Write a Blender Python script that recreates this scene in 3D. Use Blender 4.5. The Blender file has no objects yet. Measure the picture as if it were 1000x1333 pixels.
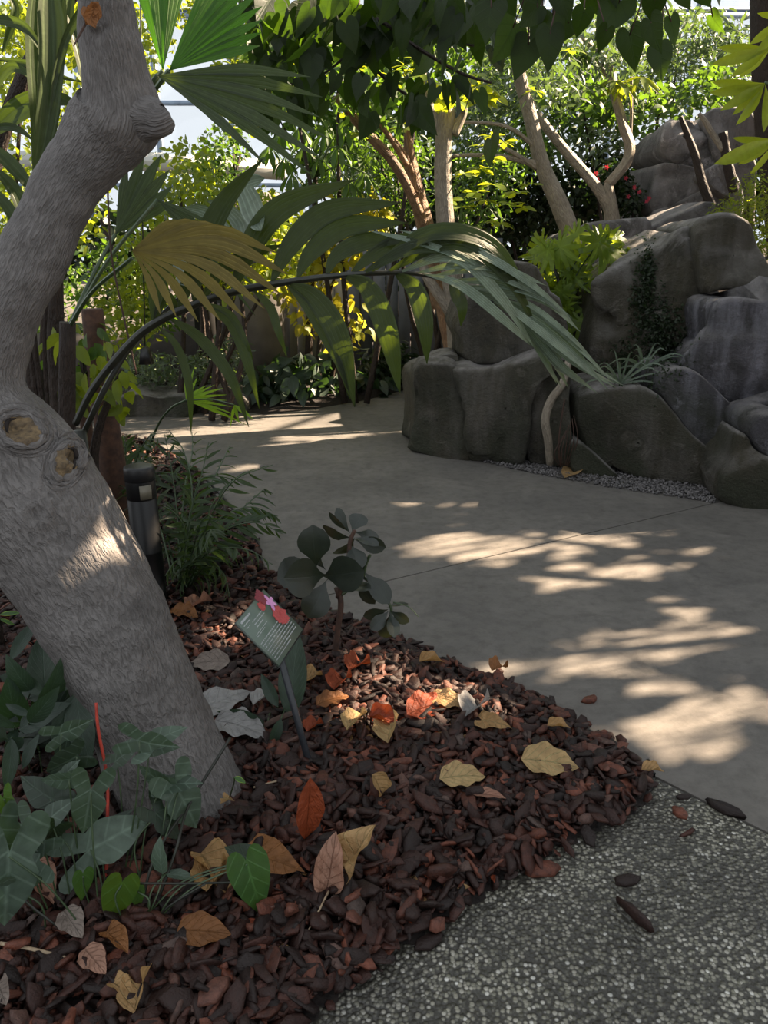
import bpy, math, random
import numpy as np
from mathutils import Vector, Matrix, noise

# ------------------------------------------------------------------ camera
TH = math.radians(18.5)
CAM = np.array([0.0, 0.0, 1.55])
FWD = np.array([0, math.cos(TH), -math.sin(TH)])
UP = np.array([0, math.sin(TH), math.cos(TH)])
RT = np.array([1.0, 0, 0])
C = bpy.context.scene.collection
cd = bpy.data.cameras.new('camera'); cam = bpy.data.objects.new('camera', cd); C.objects.link(cam)
cd.sensor_fit = 'HORIZONTAL'; cd.sensor_width = 36; cd.lens = 36
cam.location = CAM; cam.rotation_euler = (math.pi/2-TH, 0, 0)
cd.clip_end = 200
scn = bpy.context.scene
scn.camera = cam
# ------------------------------------------------------------------ world, sun, exposure
w = bpy.data.worlds.new('world'); scn.world = w; w.use_nodes = True
bg = w.node_tree.nodes['Background']
bg.inputs[0].default_value = (0.90, 0.95, 1.0, 1); bg.inputs[1].default_value = 1.0
SAZ, SEL = math.radians(20), math.radians(36)
SUN = np.array([math.cos(SEL)*math.cos(SAZ), math.cos(SEL)*math.sin(SAZ), math.sin(SEL)])
sd = bpy.data.lights.new('sun', 'SUN'); sd.energy = 40.0; sd.angle = math.radians(0.45); sd.color = (1.0, 0.77, 0.54)
so = bpy.data.objects.new('sun', sd); C.objects.link(so)
so.rotation_euler = Vector(SUN).to_track_quat('Z', 'Y').to_euler()
so.location = Vector(SUN)*20
vs = scn.view_settings
scn.display_settings.display_device = 'sRGB'
vs.view_transform = 'Standard'; vs.look = 'None'; vs.gamma = 1; vs.use_curve_mapping = False
vs.exposure = 0.0
cy = scn.cycles
cy.max_bounces = 7; cy.diffuse_bounces = 3; cy.glossy_bounces = 3; cy.transmission_bounces = 4; cy.transparent_max_bounces = 12
cy.sample_clamp_indirect = 6

rnd = random.Random(7)
rng = np.random.default_rng(7)

# ------------------------------------------------------------------ pixel -> world
def ray(px, py): return RT*(px-500)/1000 + UP*(666.5-py)/1000 + FWD
def at(px, py, Y):
    d = ray(px, py); return CAM + d*(Y/d[1])
def G(px, py, z=0.0):
    d = ray(px, py); return CAM + d*((z-CAM[2])/d[2])
def depth(P): return float((np.asarray(P)-CAM)@FWD)
def proj(P):
    P = np.asarray(P)-CAM; z = P@FWD
    return 500+1000*(P@RT)/z, 666.5-1000*(P@UP)/z
def nrm(v):
    v = np.asarray(v, float); return v/(np.linalg.norm(v)+1e-12)
def smooth(ps, n=8):
    """Catmull-Rom through the points (any number of columns)"""
    ps = np.asarray(ps, float); P = np.vstack([2*ps[0]-ps[1], ps, 2*ps[-1]-ps[-2]]); out = []
    for i in range(1, len(P)-2):
        for k in range(n):
            t = k/n
            out.append(.5*((2*P[i])+(-P[i-1]+P[i+1])*t+(2*P[i-1]-5*P[i]+4*P[i+1]-P[i+2])*t*t+(-P[i-1]+3*P[i]-3*P[i+1]+P[i+2])*t**3))
    out.append(P[-2]); return np.array(out)

# ------------------------------------------------------------------ materials
def lin(c):
    return tuple(((x/255)/12.92 if x/255 <= .04045 else ((x/255+.055)/1.055)**2.4) for x in c)+(1,)
class NT:
    def __init__(s, name):
        s.m = bpy.data.materials.new(name); s.m.use_nodes = True
        s.t = s.m.node_tree; s.b = s.t.nodes['Principled BSDF']; s.out = s.t.nodes['Material Output']
    def n(s, typ, **kw):
        nd = s.t.nodes.new('ShaderNode'+typ)
        for k, v in kw.items():
            if k.startswith('i_'):
                key = k[2:]; key = int(key) if key.isdigit() else key.replace('_', ' ')
                if isinstance(v, bpy.types.NodeSocket): s.t.links.new(v, nd.inputs[key])
                else: nd.inputs[key].default_value = v
            else: setattr(nd, k, v)
        return nd
    def l(s, a, b): s.t.links.new(a, b)
    def math(s, op, a, b=0.0, c=None):
        kw = dict(i_0=a, i_1=b)
        if c is not None: kw['i_2'] = c
        return s.n('Math', operation=op, **kw).outputs[0]
    def mix(s, f, a, b, bt='MIX'):
        nd = s.n('Mix', data_type='RGBA', blend_type=bt)
        for k, v in ((0, f), (6, a), (7, b)):
            if isinstance(v, bpy.types.NodeSocket): s.l(v, nd.inputs[k])
            else: nd.inputs[k].default_value = v
        return nd.outputs[2]
    def noise(s, vec, scale, detail=4, rough=.55, dist=0):
        return s.n('TexNoise', i_Vector=vec, i_Scale=scale, i_Detail=detail, i_Roughness=rough, i_Distortion=dist).outputs[0]
    def ramp(s, f, stops):
        nd = s.n('ValToRGB', i_0=f); cr = nd.color_ramp
        while len(cr.elements) < len(stops): cr.elements.new(.5)
        for e, (p, c) in zip(cr.elements, stops): e.position = p; e.color = c if len(c) == 4 else lin(c)
        return nd.outputs[0]
    def rng(s, f, a, b, c=0.0, d=1.0):
        return s.n('MapRange', i_0=f, i_1=a, i_2=b, i_3=c, i_4=d).outputs[0]
    def bump(s, h, strength=.5, dist=.01):
        nd = s.n('Bump', i_Height=h, i_Strength=strength, i_Distance=dist); s.l(nd.outputs[0], s.b.inputs['Normal']); return nd.outputs[0]
    def geo(s): return s.n('NewGeometry').outputs['Position']
    def objc(s): return s.n('TexCoord').outputs['Object']

def leaf_mat(name, c1, c2, tc, trans=.45, rough=.42, vein='pinnate', vk=9, spec=.42, edge=None, dots=None, bumpk=0):
    s = NT(name)
    uv = s.n('UVMap').outputs[0]; sep = s.n('SeparateXYZ', i_0=uv)
    u, v = sep.outputs[0], sep.outputs[1]
    tint = s.n('Attribute', attribute_name='tint').outputs['Fac']
    orn = s.n('ObjectInfo').outputs['Random']
    f = s.math('FRACT', s.math('ADD', tint, orn))
    col = s.mix(f, lin(c1), lin(c2))
    tcol = s.mix(f, lin(tc), lin(tuple(x*.72 for x in tc)))
    au = s.math('ABSOLUTE', s.math('SUBTRACT', u, .5))
    if vein == 'stripe':
        st = s.math('SINE', s.math('MULTIPLY', u, 6.283*vk))
        vf = s.rng(st, .35, 1, 0, .85)
        mid = s.rng(au, .0, .03, .5, 0)
        vf = s.math('MAXIMUM', vf, mid)
    elif vein == 'pinnate':
        st = s.math('SINE', s.math('MULTIPLY', s.math('SUBTRACT', v, s.math('MULTIPLY', au, .7)), 6.283*vk))
        vf = s.math('MAXIMUM', s.rng(st, .82, 1, 0, .5), s.rng(au, .0, .025, .9, 0))
    else:
        st = s.math('MULTIPLY', u, 0.0); vf = s.rng(au, .0, .03, .3, 0)
    lite = lin(tuple(min(255, x*1.35+14) for x in c2))
    col = s.mix(s.math('MULTIPLY', vf, .55), col, lite)
    nz = s.noise(s.geo(), 35, 3)
    col = s.mix(s.rng(nz, .35, .7, 0, .45), col, lin(tuple(x*.6 for x in c1)))
    tcol = s.mix(s.math('MULTIPLY', vf, .6), tcol, lin(tuple(x*.55 for x in tc)))
    if edge:
        ef = s.rng(s.math('ADD', au, s.math('MULTIPLY', nz, .12)), .44, .56, 0, 1)
        col = s.mix(ef, col, lin(edge)); 
    if dots:
        d = s.rng(s.noise(s.geo(), 22, 2), .6, .66, 0, 1); col = s.mix(d, col, lin(dots)); tcol = s.mix(d, tcol, lin(dots))
    s.l(col, s.b.inputs['Base Color'])
    s.b.inputs['Roughness'].default_value = rough
    s.b.inputs['Specular IOR Level'].default_value = spec
    bn = s.bump(s.math('ADD', s.math('MULTIPLY', vf, -1), s.math('MULTIPLY', nz, .8 if bumpk < 1 else 2.5)), min(1, .35*max(1, bumpk)), .003*max(1, bumpk))
    tr = s.n('BsdfTranslucent', i_Color=tcol)
    mx = s.n('MixShader', i_0=trans); s.l(s.b.outputs[0], mx.inputs[1]); s.l(tr.outputs[0], mx.inputs[2])
    s.l(mx.outputs[0], s.out.inputs[0])
    return s.m

def plain_mat(name, c1, c2=None, scale=20, rough=.6, bump=.2, bd=.005, metal=0.0, rnd_obj=False):
    s = NT(name)
    nz = s.noise(s.objc(), scale, 5)
    f = s.rng(nz, .3, .7)
    if rnd_obj:
        tint = s.n('Attribute', attribute_name='tint').outputs['Fac']
        f = s.math('FRACT', s.math('ADD', s.math('MULTIPLY', f, .35), s.math('ADD', tint, s.n('ObjectInfo').outputs['Random'])))
    s.l(s.mix(f, lin(c1), lin(c2 or tuple(x*.7 for x in c1))), s.b.inputs['Base Color'])
    s.b.inputs['Roughness'].default_value = rough; s.b.inputs['Metallic'].default_value = metal
    if bump: s.bump(nz, bump, bd)
    return s.m

def bark_mat(name, c1, c2, c3, k=1.0, fine=True, knot=(150, 132, 100)):
    s = NT(name)
    uv = s.n('UVMap').outputs[0]
    mp = s.n('Mapping', i_Vector=uv, i_Scale=(1, .24, 1)).outputs[0]
    n0 = s.noise(uv, 9*k, 3)
    vd = s.n('VectorMath', operation='ADD', i_0=mp)
    sc = s.n('VectorMath', operation='SCALE', i_0=s.n('TexNoise', i_Vector=uv, i_Scale=22*k).outputs[1]); sc.inputs[3].default_value = .010/k
    s.l(sc.outputs[0], vd.inputs[1])
    r1 = s.noise(vd.outputs[0], 170*k, 2, .5, .3)
    h = s.rng(r1, .34, .6, 0, 1)
    r2 = s.noise(uv, 300*k, 3)
    col = s.mix(s.rng(n0, .3, .7), lin(c1), lin(c2))
    col = s.mix(s.math('MULTIPLY', s.rng(h, 0, 1, 1, 0), .42), col, lin(c3))
    col = s.mix(s.rng(s.noise(uv, 4*k, 5), .55, .7, 0, .5), col, lin(c3))
    kn = s.n('Attribute', attribute_name='knot').outputs['Fac']
    col = s.mix(s.rng(s.math('MULTIPLY', kn, s.noise(s.geo(), 40, 4)), .25, .45), col, lin(knot))
    s.l(col, s.b.inputs['Base Color'])
    s.b.inputs['Roughness'].default_value = .62; s.b.inputs['Specular IOR Level'].default_value = .35
    s.bump(s.math('ADD', h, s.math('MULTIPLY', r2, .5)), .75, .006/k)
    return s.m

def rock_mat(name, c1, c2, c3, c4):
    s = NT(name); g = s.geo()
    a = s.noise(g, 1.1, 5, .6); b = s.noise(g, 5, 6, .65)
    st = s.noise(s.n('Mapping', i_Vector=g, i_Scale=(5, 5, .8)).outputs[0], 1.2, 5, .6)
    col = s.mix(s.rng(b, .3, .7), lin(c1), lin(c2))
    col = s.mix(s.rng(a, .44, .62), col, lin(c3)); dk = s.noise(g, 2.1, 7, .72, .8); col = s.mix(s.rng(dk, .5, .66, 0, .75), col, lin((34, 32, 28)))
    nz = s.n('SeparateXYZ', i_0=s.n('NewGeometry').outputs['Normal']).outputs[2]
    col = s.mix(s.math('MULTIPLY', s.rng(st, .46, .66), .6), col, lin(c4))
    sc = s.math('MULTIPLY', s.rng(s.noise(g, 3.4, 8, .75, 1.2), .54, .68, 0, .7), s.rng(s.noise(g, 1.3, 2), .42, .6))
    col = s.mix(sc, col, lin(tuple(min(255, x*1.35) for x in c4)))
    zz = s.n('SeparateXYZ', i_0=g).outputs[2]
    moss = s.math('MULTIPLY', s.rng(s.noise(g, 2.3, 5), .42, .6), s.rng(zz, .2, 1.1, .85, .15))
    col = s.mix(moss, col, lin((44, 48, 30)))
    top_pale = s.math('MULTIPLY', s.rng(nz, .25, .85, 0, .7), s.rng(b, .35, .6))  # paler grey on upward-facing faces, broken up by noise
    col = s.mix(top_pale, col, lin((165, 160, 158)))
    s.l(col, s.b.inputs['Base Color']); s.b.inputs['Roughness'].default_value = .72
    f = s.noise(g, 45, 6, .7)
    s.bump(s.math('ADD', s.math('MULTIPLY', b, 1.2), s.math('MULTIPLY', f, .55)), 1.0, .06)
    return s.m

# ------------------------------------------------------------------ mesh making
def make_mesh(name, V, F, uv=None, tint=None, mats=None, smooth_=True, knot=None):
    V = np.asarray(V, np.float32)
    Fs = F if isinstance(F, list) and len(F) and isinstance(F[0], np.ndarray) and F[0].ndim == 2 else [np.asarray(F, np.int32)]
    me = bpy.data.meshes.new(name)
    nl = sum(f.size for f in Fs); nf = sum(len(f) for f in Fs)
    me.vertices.add(len(V)); me.vertices.foreach_set('co', V.ravel())
    li = np.concatenate([f.ravel() for f in Fs]).astype(np.int32)
    tot = np.concatenate([np.full(len(f), f.shape[1]) for f in Fs]).astype(np.int32)
    st = np.concatenate([[0], np.cumsum(tot)[:-1]]).astype(np.int32)
    me.loops.add(nl); me.loops.foreach_set('vertex_index', li)
    me.polygons.add(nf); me.polygons.foreach_set('loop_start', st); me.polygons.foreach_set('loop_total', tot)
    if smooth_: me.polygons.foreach_set('use_smooth', np.ones(nf, bool))
    if uv is not None:
        ul = me.uv_layers.new(name='UVMap'); ul.data.foreach_set('uv', np.asarray(uv, np.float32)[li].ravel())
    for nm, dat in (('tint', tint), ('knot', knot)):
        if dat is not None:
            a = me.attributes.new(nm, 'FLOAT', 'POINT'); a.data.foreach_set('value', np.asarray(dat, np.float32))
    me.update(calc_edges=True)
    if mats is not None: me.materials.append(mats)
    return me

def link(name, me, parent=None, M=None, label=None):
    """M: world matrix; parents are Empties at plain locations (or parts)"""
    o = bpy.data.objects.new(name, me); C.objects.link(o)
    M = Matrix.Identity(4) if M is None else M
    if parent is not None:
        o.parent = parent; o.matrix_basis = WM[parent.name].inverted() @ M
    else: o.matrix_basis = M
    WM[o.name] = M.copy()
    if label: o['label'] = label
    return o
WM = {}
def tag(o, label, cat, group=None, kind=None):
    if label: o['label'] = label
    if cat: o['category'] = cat
    if group: o['group'] = group
    if kind: o['kind'] = kind
    return o
def thing(name, loc, label, cat, group=None):
    o = bpy.data.objects.new(name, None); C.objects.link(o); o.location = tuple(loc); o.empty_display_size = .1
    WM[o.name] = Matrix.Translation(Vector(loc)); return tag(o, label, cat, group)
def part(name, V, F, mat, parent=None, uv=None, tint=None, kind=None, label=None, sm=True, knot=None, origin=None):
    """V in world space; origin at the middle of its foot"""
    V = np.asarray(V, float)
    if origin is None:
        origin = np.array([(V[:, 0].min()+V[:, 0].max())/2, (V[:, 1].min()+V[:, 1].max())/2, V[:, 2].min()])
    me = make_mesh(name, V-origin, F, uv, tint, mat, sm, knot)
    o = link(name, me, parent, Matrix.Translation(Vector(origin)), label)
    if kind: o['kind'] = kind
    return o

def tube_geo(pts, rad, ns=8, closed_ends=True, disp=None, vlen=True):
    pts = np.asarray(pts, float); n = len(pts); rad = np.broadcast_to(np.asarray(rad, float), (n,)) if np.ndim(rad) == 0 else np.asarray(rad, float)
    T = np.gradient(pts, axis=0); T /= np.linalg.norm(T, axis=1)[:, None]+1e-12
    ref = np.array([0, 0, 1.]) if abs(T[0][2]) < .9 else np.array([0, 1., 0])
    N = np.cross(T[0], ref); N = nrm(N); V = []; UVs = []
    s = 0
    for i in range(n):
        if i:
            N = N - T[i]*(N@T[i]); N = nrm(N); s += np.linalg.norm(pts[i]-pts[i-1])
        B = np.cross(T[i], N)
        for k in range(ns+1):
            a = 2*math.pi*(k % ns)/ns
            d = N*math.cos(a)+B*math.sin(a); r = rad[i]
            V.append(pts[i]+d*r); UVs.append((k/ns*2*math.pi*rad.mean(), s))
    V = np.array(V); UVs = np.array(UVs); F = []
    idx = np.arange(n*(ns+1)).reshape(n, ns+1)
    F = np.stack([idx[:-1, :-1], idx[:-1, 1:], idx[1:, 1:], idx[1:, :-1]], -1).reshape(-1, 4)
    Fs = [F.astype(np.int32)]
    if closed_ends:
        V = np.vstack([V, pts[0], pts[-1]]); UVs = np.vstack([UVs, [0, 0], [0, s]])
        a, b = len(V)-2, len(V)-1
        tri = [(a, idx[0, k+1], idx[0, k]) for k in range(ns)] + [(b, idx[-1, k], idx[-1, k+1]) for k in range(ns)]
        Fs.append(np.array(tri, np.int32))
    return V, Fs, UVs

def px_path(L, n=6, jit=0.0, wdef=None):
    """L: (px,py,width_px,Y) -> smooth world points and radii"""
    P = [at(a, b, Y) for a, b, w_, Y in L]; R = [w_/2000*depth(p) for p, (_, _, w_, _) in zip(P, L)]
    A = smooth(np.hstack([np.array(P), np.array(R)[:, None]]), n)
    pts, rad = A[:, :3], A[:, 3]
    if jit: pts = pts + rng.normal(0, jit, pts.shape)
    return pts, np.maximum(rad, .0008)
def stem(name, L, mat, parent=None, ns=7, n=6, jit=0, label=None, kind=None):
    pts, rad = px_path(L, n, jit); V, F, U = tube_geo(pts, rad, ns)
    return part(name, V, F, mat, parent, uv=U, label=label, origin=pts[0], kind=kind)

def merge(geos):
    V = []; F4 = []; F3 = []; U = []; T = []; off = 0
    for g in geos:
        v, fs, u = g[0], g[1], g[2]; t = g[3] if len(g) > 3 else rng.random()
        fs = fs if isinstance(fs, list) else [fs]
        for f in fs: (F4 if f.shape[1] == 4 else F3).append(f+off)
        V.append(v); U.append(u); T.append(np.full(len(v), t)); off += len(v)
    Fs = [np.vstack(x).astype(np.int32) for x in (F4, F3) if x]
    return np.vstack(V), Fs, np.vstack(U), np.concatenate(T)

# --- leaves
PROF = {
 'ovate': lambda v: math.sin(math.pi*v**.72)**.85 if v < 1 else 0,
 'lance': lambda v: math.sin(math.pi*v**.85)**.9 if v < 1 else 0,
 'obov': lambda v: (math.sin(math.pi*min(1, v**1.45))**.62)*(.25+.75*min(1, v*2.2)) if v < 1 else 0,
 'oval': lambda v: max(0, 1-(2*v-1)**2)**.5,
 'blade': lambda v: min(1, (.35+v*3.2))*(1-v**3.2)**.8 if v < 1 else 0,
 'heart': lambda v: min(1, (v*6+.15))**.5*max(0, 1-v)**.72*1.15 if v < 1 else 0,
}
def grid_leaf(L=1, W=.4, prof='ovate', nl=7, nw=4, fold=.15, droop=.2, wave=0.0, curl=0.0, wk=3, twist=0.0):
    V = []; U = []; pf = PROF[prof]
    y = z = 0
    for i in range(nl+1):
        v = i/nl; w_ = max(.004*W, pf(v)*W/2)
        ang = -droop*v*1.6
        if i: y += L/nl*math.cos(ang); z += L/nl*math.sin(ang)
        for j in range(nw+1):
            s_ = (j/nw)*2-1; x = s_*w_
            zz = fold*abs(x) + wave*W*math.sin(v*math.pi*2*wk+(1.3 if s_ > 0 else 0))*abs(s_)**1.5*min(1, w_/W*3)
            if curl: r = W/2/curl; zz += r*(1-math.cos(x/r)); x = r*math.sin(x/r)
            a = twist*v; x, zz = x*math.cos(a)-zz*math.sin(a), x*math.sin(a)+zz*math.cos(a)
            V.append((x, y-zz*math.sin(ang)*.5, z+zz)); U.append((.5+s_/2, v))
    idx = np.arange((nl+1)*(nw+1)).reshape(nl+1, nw+1)
    F = np.stack([idx[:-1, :-1], idx[:-1, 1:], idx[1:, 1:], idx[1:, :-1]], -1).reshape(-1, 4)
    return np.array(V), F.astype(np.int32), np.array(U)

def star_leaf(outline, rings=4, fold=.12, droop=.25, wave=.02, nsub=2):
    """outline: (x,y) half from tip to back notch, mirrored; attach at origin, tip at (0,1)"""
    h = smooth(np.array(outline, float), nsub)
    full = np.vstack([h, (h[::-1]*[-1, 1])[1 if abs(h[-1][0]) < 1e-6 else 0:][:-1]])
    n = len(full); V = [(0, 0, 0)]; U = [(.5, .3)]
    for r in range(1, rings+1):
        t = r/rings
        for k, (x, y) in enumerate(full):
            X, Y = x*t, y*t
            Z = fold*abs(X)-droop*(X*X*.8+Y*abs(Y)*.6) + wave*math.sin(k*1.7)*t*t
            V.append((X, Y, Z)); U.append((.5+X*.9, .3+.7*Y))
    F3 = [(0, 1+k, 1+(k+1) % n) for k in range(n)]; F4 = []
    for r in range(rings-1):
        a = 1+r*n; b = a+n
        F4 += [(a+k, b+k, b+(k+1) % n, a+(k+1) % n) for k in range(n)]
    return np.array(V), [np.array(F4, np.int32), np.array(F3, np.int32)], np.array(U)

HEART = [(0, 1), (.1, .8), (.27, .5), (.38, .2), (.4, -.05), (.3, -.24), (.14, -.28), (.03, -.14), (0, -.06)]
ARROW = [(0, 1), (.1, .78), (.22, .5), (.27, .22), (.2, .02), (.3, -.2), (.34, -.45), (.25, -.6), (.12, -.5), (.03, -.2), (0, -.07)]
HASTATE = [(0, 1), (.13, .8), (.27, .52), (.32, .25), (.3, .0), (.38, -.25), (.33, -.42), (.17, -.38), (.04, -.15), (0, -.05)]

def frame_M(a, t, roll=0.0, hint=None, flip=False, sx=1.0):
    """matrix taking leaf space (base 0, tip +Y, face +Z) to world; face towards the camera turned by roll about the midrib"""
    a = np.asarray(a, float); t = np.asarray(t, float); y = t-a; L = np.linalg.norm(y); y = y/L
    h = nrm(CAM-(a+t)/2) if hint is None else nrm(hint)
    x = nrm(np.cross(y, h)); z = np.cross(x, y)
    c, s_ = math.cos(roll), math.sin(roll)
    x2 = x*c+z*s_; z2 = np.cross(x2, y)
    M = Matrix.Identity(4)
    for i in range(3):
        M[i][0] = x2[i]*L*sx; M[i][1] = y[i]*L; M[i][2] = z2[i]*L; M[i][3] = a[i]
    return M
def np_M(M): A = np.array(M); return A[:3, :3], A[:3, 3]

def inst(tmpl, M3, P, tints=None):
    """merge many transformed copies of one leaf"""
    V, F, U = tmpl; n = len(P); nv = len(V)
    VV = (np.einsum('nij,vj->nvi', M3, V)+P[:, None, :]).reshape(-1, 3)
    fs = F if isinstance(F, list) else [F]
    off = (np.arange(n)*nv)
    FF = [(f[None]+off[:, None, None]).reshape(-1, f.shape[1]).astype(np.int32) for f in fs]
    UU = np.tile(U, (n, 1)); t = rng.random(n) if tints is None else tints
    return VV, FF, UU, np.repeat(t, nv)

def rand_frames(n, size, down=.5, up=.6, dirs=None, jitter=.35):
    """n leaf matrices: tip direction random with downward bias, face up-ish"""
    y = rng.normal(0, 1, (n, 3)); y[:, 2] = y[:, 2]*.5-down
    if dirs is not None: y = dirs + rng.normal(0, jitter, (n, 3))
    y /= np.linalg.norm(y, axis=1)[:, None]
    h = rng.normal(0, .6, (n, 3)); h[:, 2] += up
    x = np.cross(y, h); x /= np.linalg.norm(x, axis=1)[:, None]; z = np.cross(x, y)
    s_ = size*(rng.uniform(.65, 1.25, n))[:, None, None]
    return np.stack([x, y, z], -1)*s_

def in_view(P, margin=20):
    q = P-CAM; z = q@FWD; z = np.where(z < .05, .05, z)
    x = 500+1000*(q@RT)/z; y = 666.5-1000*(q@UP)/z
    return (x > -margin) & (x < 1000+margin) & (y > -margin) & (y < 1333+margin), x, y, z

def foliage(parent, mat, tmpl, M3, P, nparts=0, minpx=10, size=.1, name='leaf', mass='foliage', keep=None):
    """the largest showing leaves as parts, the rest one stuff part"""
    if nparts and size*1000/max(.1, np.median(in_view(P)[3])) >= minpx*.8:
        ok, _, _, z = in_view(P, 0)
        sc = np.linalg.norm(M3[:, :, 1], axis=1)/z*ok
        order = np.argsort(-sc); big = order[:nparts]; big = big[sc[big]*1000 > minpx*.6]
    else: big = np.array([], int)
    rest = np.setdiff1d(np.arange(len(P)), big)
    if len(big):
        me = make_mesh(name, tmpl[0], tmpl[1], tmpl[2], None, mat)
        for i in big:
            M = Matrix.Identity(4)
            for a in range(3):
                for b in range(3): M[a][b] = M3[i][a][b]
                M[a][3] = P[i][a]
            link(name, me, parent, M)
    if len(rest):
        V, F, U, T = inst(tmpl, M3[rest], P[rest])
        part(mass, V, F, mat, parent, uv=U, tint=T, kind='stuff')

def blob_points(blobs, n):
    """blobs: (px,py,rx_px,ry_px,Y,thickness)"""
    a = np.array([b[2]*b[3]*(b[4]**0) for b in blobs], float); c = rng.choice(len(blobs), n, p=a/a.sum()); out = np.zeros((n, 3))
    for i in range(n):
        bx, by, rx, ry, Y, th = blobs[c[i]]
        d = rng.normal(0, 1, 3); d /= np.linalg.norm(d); r = rng.random()**(1/2.4)
        out[i] = at(bx+d[0]*r*rx, by+d[1]*r*ry, max(.5, Y+d[2]*r*th))
    return out

# templates
T_SMALL = grid_leaf(1, .55, 'ovate', 3, 2, .2, .25)
T_HEART = star_leaf(HEART, 2, .15, .25, .01, 1)
T_LANCE = grid_leaf(1, .24, 'lance', 4, 2, .3, .35)
T_OVATE = grid_leaf(1, .5, 'ovate', 6, 4, .2, .3, .03)
T_OBOV = grid_leaf(1, .45, 'obov', 6, 4, .15, .25)
T_BLADE = grid_leaf(1, .07, 'blade', 6, 2, .4, .8)

def blade(pts, W, prof='lance', nl=14, nw=4, fold=.25, roll=0.0, hint=None, n=6, wv=None):
    """a leaf swept along a world-space curve"""
    P = smooth(np.array(pts, float), n); 
    d = np.r_[0, np.cumsum(np.linalg.norm(np.diff(P, axis=0), axis=1))]; d /= d[-1]
    ts = np.linspace(0, 1, nl+1); P = np.stack([np.interp(ts, d, P[:, k]) for k in range(3)], 1)
    T = np.gradient(P, axis=0); T /= np.linalg.norm(T, axis=1)[:, None]
    V = []; U = []; pf = PROF[prof] if isinstance(prof, str) else prof
    xprev = None
    for i, v in enumerate(ts):
        h = nrm(CAM-P[i]) if hint is None else nrm(hint)
        x = np.cross(T[i], h)
        x = nrm(x) if np.linalg.norm(x) > .15 or xprev is None else xprev
        if xprev is not None: x = nrm(x*.6+xprev*.4-T[i]*((x*.6+xprev*.4)@T[i]))
        xprev = x; z = np.cross(x, T[i]); c, s_ = math.cos(roll), math.sin(roll)
        x2 = x*c+z*s_; z2 = np.cross(x2, T[i]); w_ = max(.0006, pf(v)*W/2)
        for j in range(nw+1):
            q = (j/nw)*2-1
            V.append(P[i]+x2*q*w_+z2*fold*abs(q)*w_+z2*(.02*W*math.sin(q*14))); U.append((.5+q/2, v))
    idx = np.arange((nl+1)*(nw+1)).reshape(nl+1, nw+1)
    F = np.stack([idx[:-1, :-1], idx[:-1, 1:], idx[1:, 1:], idx[1:, :-1]], -1).reshape(-1, 4)
    return np.array(V), F.astype(np.int32), np.array(U)

# ================================================================== MATERIALS
M = {}
def concrete(name, c1, c2, stain):
    s = NT(name); g = s.geo()
    a = s.noise(g, .9, 6, .6); b = s.noise(g, 14, 6, .7); c = s.noise(g, 130, 3)
    col = s.mix(s.rng(a, .35, .65), lin(c1), lin(c2))
    col = s.mix(s.rng(b, .45, .75, 0, .6), col, lin(stain)); col = s.mix(s.rng(s.noise(g, 2.2, 7, .7, .5), .5, .68, 0, .4), col, lin(tuple(x*1.18 for x in c1)))
    col = s.mix(s.rng(s.noise(g, 4, 3, .5, 1.5), .62, .72, 0, .35), col, lin(stain))
    col = s.mix(s.rng(c, .55, .8, 0, .25), col, lin(tuple(x*.6 for x in c1)))
    s.l(col, s.b.inputs['Base Color']); s.b.inputs['Roughness'].default_value = .75; s.b.inputs['Specular IOR Level'].default_value = .25
    s.bump(s.math('ADD', s.math('MULTIPLY', b, .7), s.math('MULTIPLY', c, .3)), .25, .006)
    return s.m
M['concrete'] = concrete('smooth_concrete', (112, 108, 103), (94, 91, 88), (70, 67, 63))
def aggregate():
    s = NT('exposed_aggregate'); g = s.geo()
    v = s.n('TexVoronoi', i_Vector=g, i_Scale=92.0, i_Randomness=1.0); d, vc = v.outputs['Distance'], v.outputs['Color']
    sh = s.rng(s.n('SeparateColor', i_0=vc).outputs[0], 0, 1)
    st = s.ramp(sh, [(0, (70, 68, 60)), (.4, (124, 122, 108)), (.75, (156, 152, 138)), (.93, (176, 172, 160)), (1, (214, 212, 204))])
    m = s.rng(d, .34, .6)
    col = s.mix(m, st, lin((62, 60, 54)))
    col = s.mix(s.rng(s.noise(g, 3, 4), .4, .65, 0, .6), col, lin((46, 44, 41)))
    s.l(col, s.b.inputs['Base Color']); s.b.inputs['Roughness'].default_value = .38
    s.bump(s.math('ADD', s.math('MULTIPLY', d, -1), s.math('MULTIPLY', s.noise(g, 300, 2), .1)), .9, .006)
    return s.m
M['agg'] = aggregate()
M['soil'] = plain_mat('dark_soil', (34, 24, 20), (14, 10, 9), 40, .9, .6, .02)
M['edge'] = plain_mat('black_edging', (30, 31, 33), (20, 20, 22), 30, .5)
def chip_mat():
    s = NT('bark_chip'); o = s.objc()
    tint = s.n('Attribute', attribute_name='tint').outputs['Fac']
    f = s.math('FRACT', s.math('ADD', tint, s.n('ObjectInfo').outputs['Random']))
    g = s.geo()
    col = s.ramp(f, [(0, (24, 15, 12)), (.36, (48, 27, 21)), (.58, (74, 39, 29)), (.74, (30, 21, 18)), (.92, (120, 66, 47)), (1, (82, 68, 62))])
    n1 = s.noise(g, 60, 5, .7)
    col = s.mix(s.rng(n1, .4, .7, 0, .7), col, lin((26, 15, 12)))
    s.l(col, s.b.inputs['Base Color']); s.b.inputs['Roughness'].default_value = .55; s.b.inputs['Specular IOR Level'].default_value = .4
    s.bump(s.math('ADD', n1, s.math('MULTIPLY', s.noise(g, 220, 3), .4)), .8, .006)
    return s.m
M['chip'] = chip_mat()
M['trunk'] = bark_mat('grey_wrinkled_bark', (122, 118, 116), (99, 95, 93), (54, 50, 48))
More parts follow.
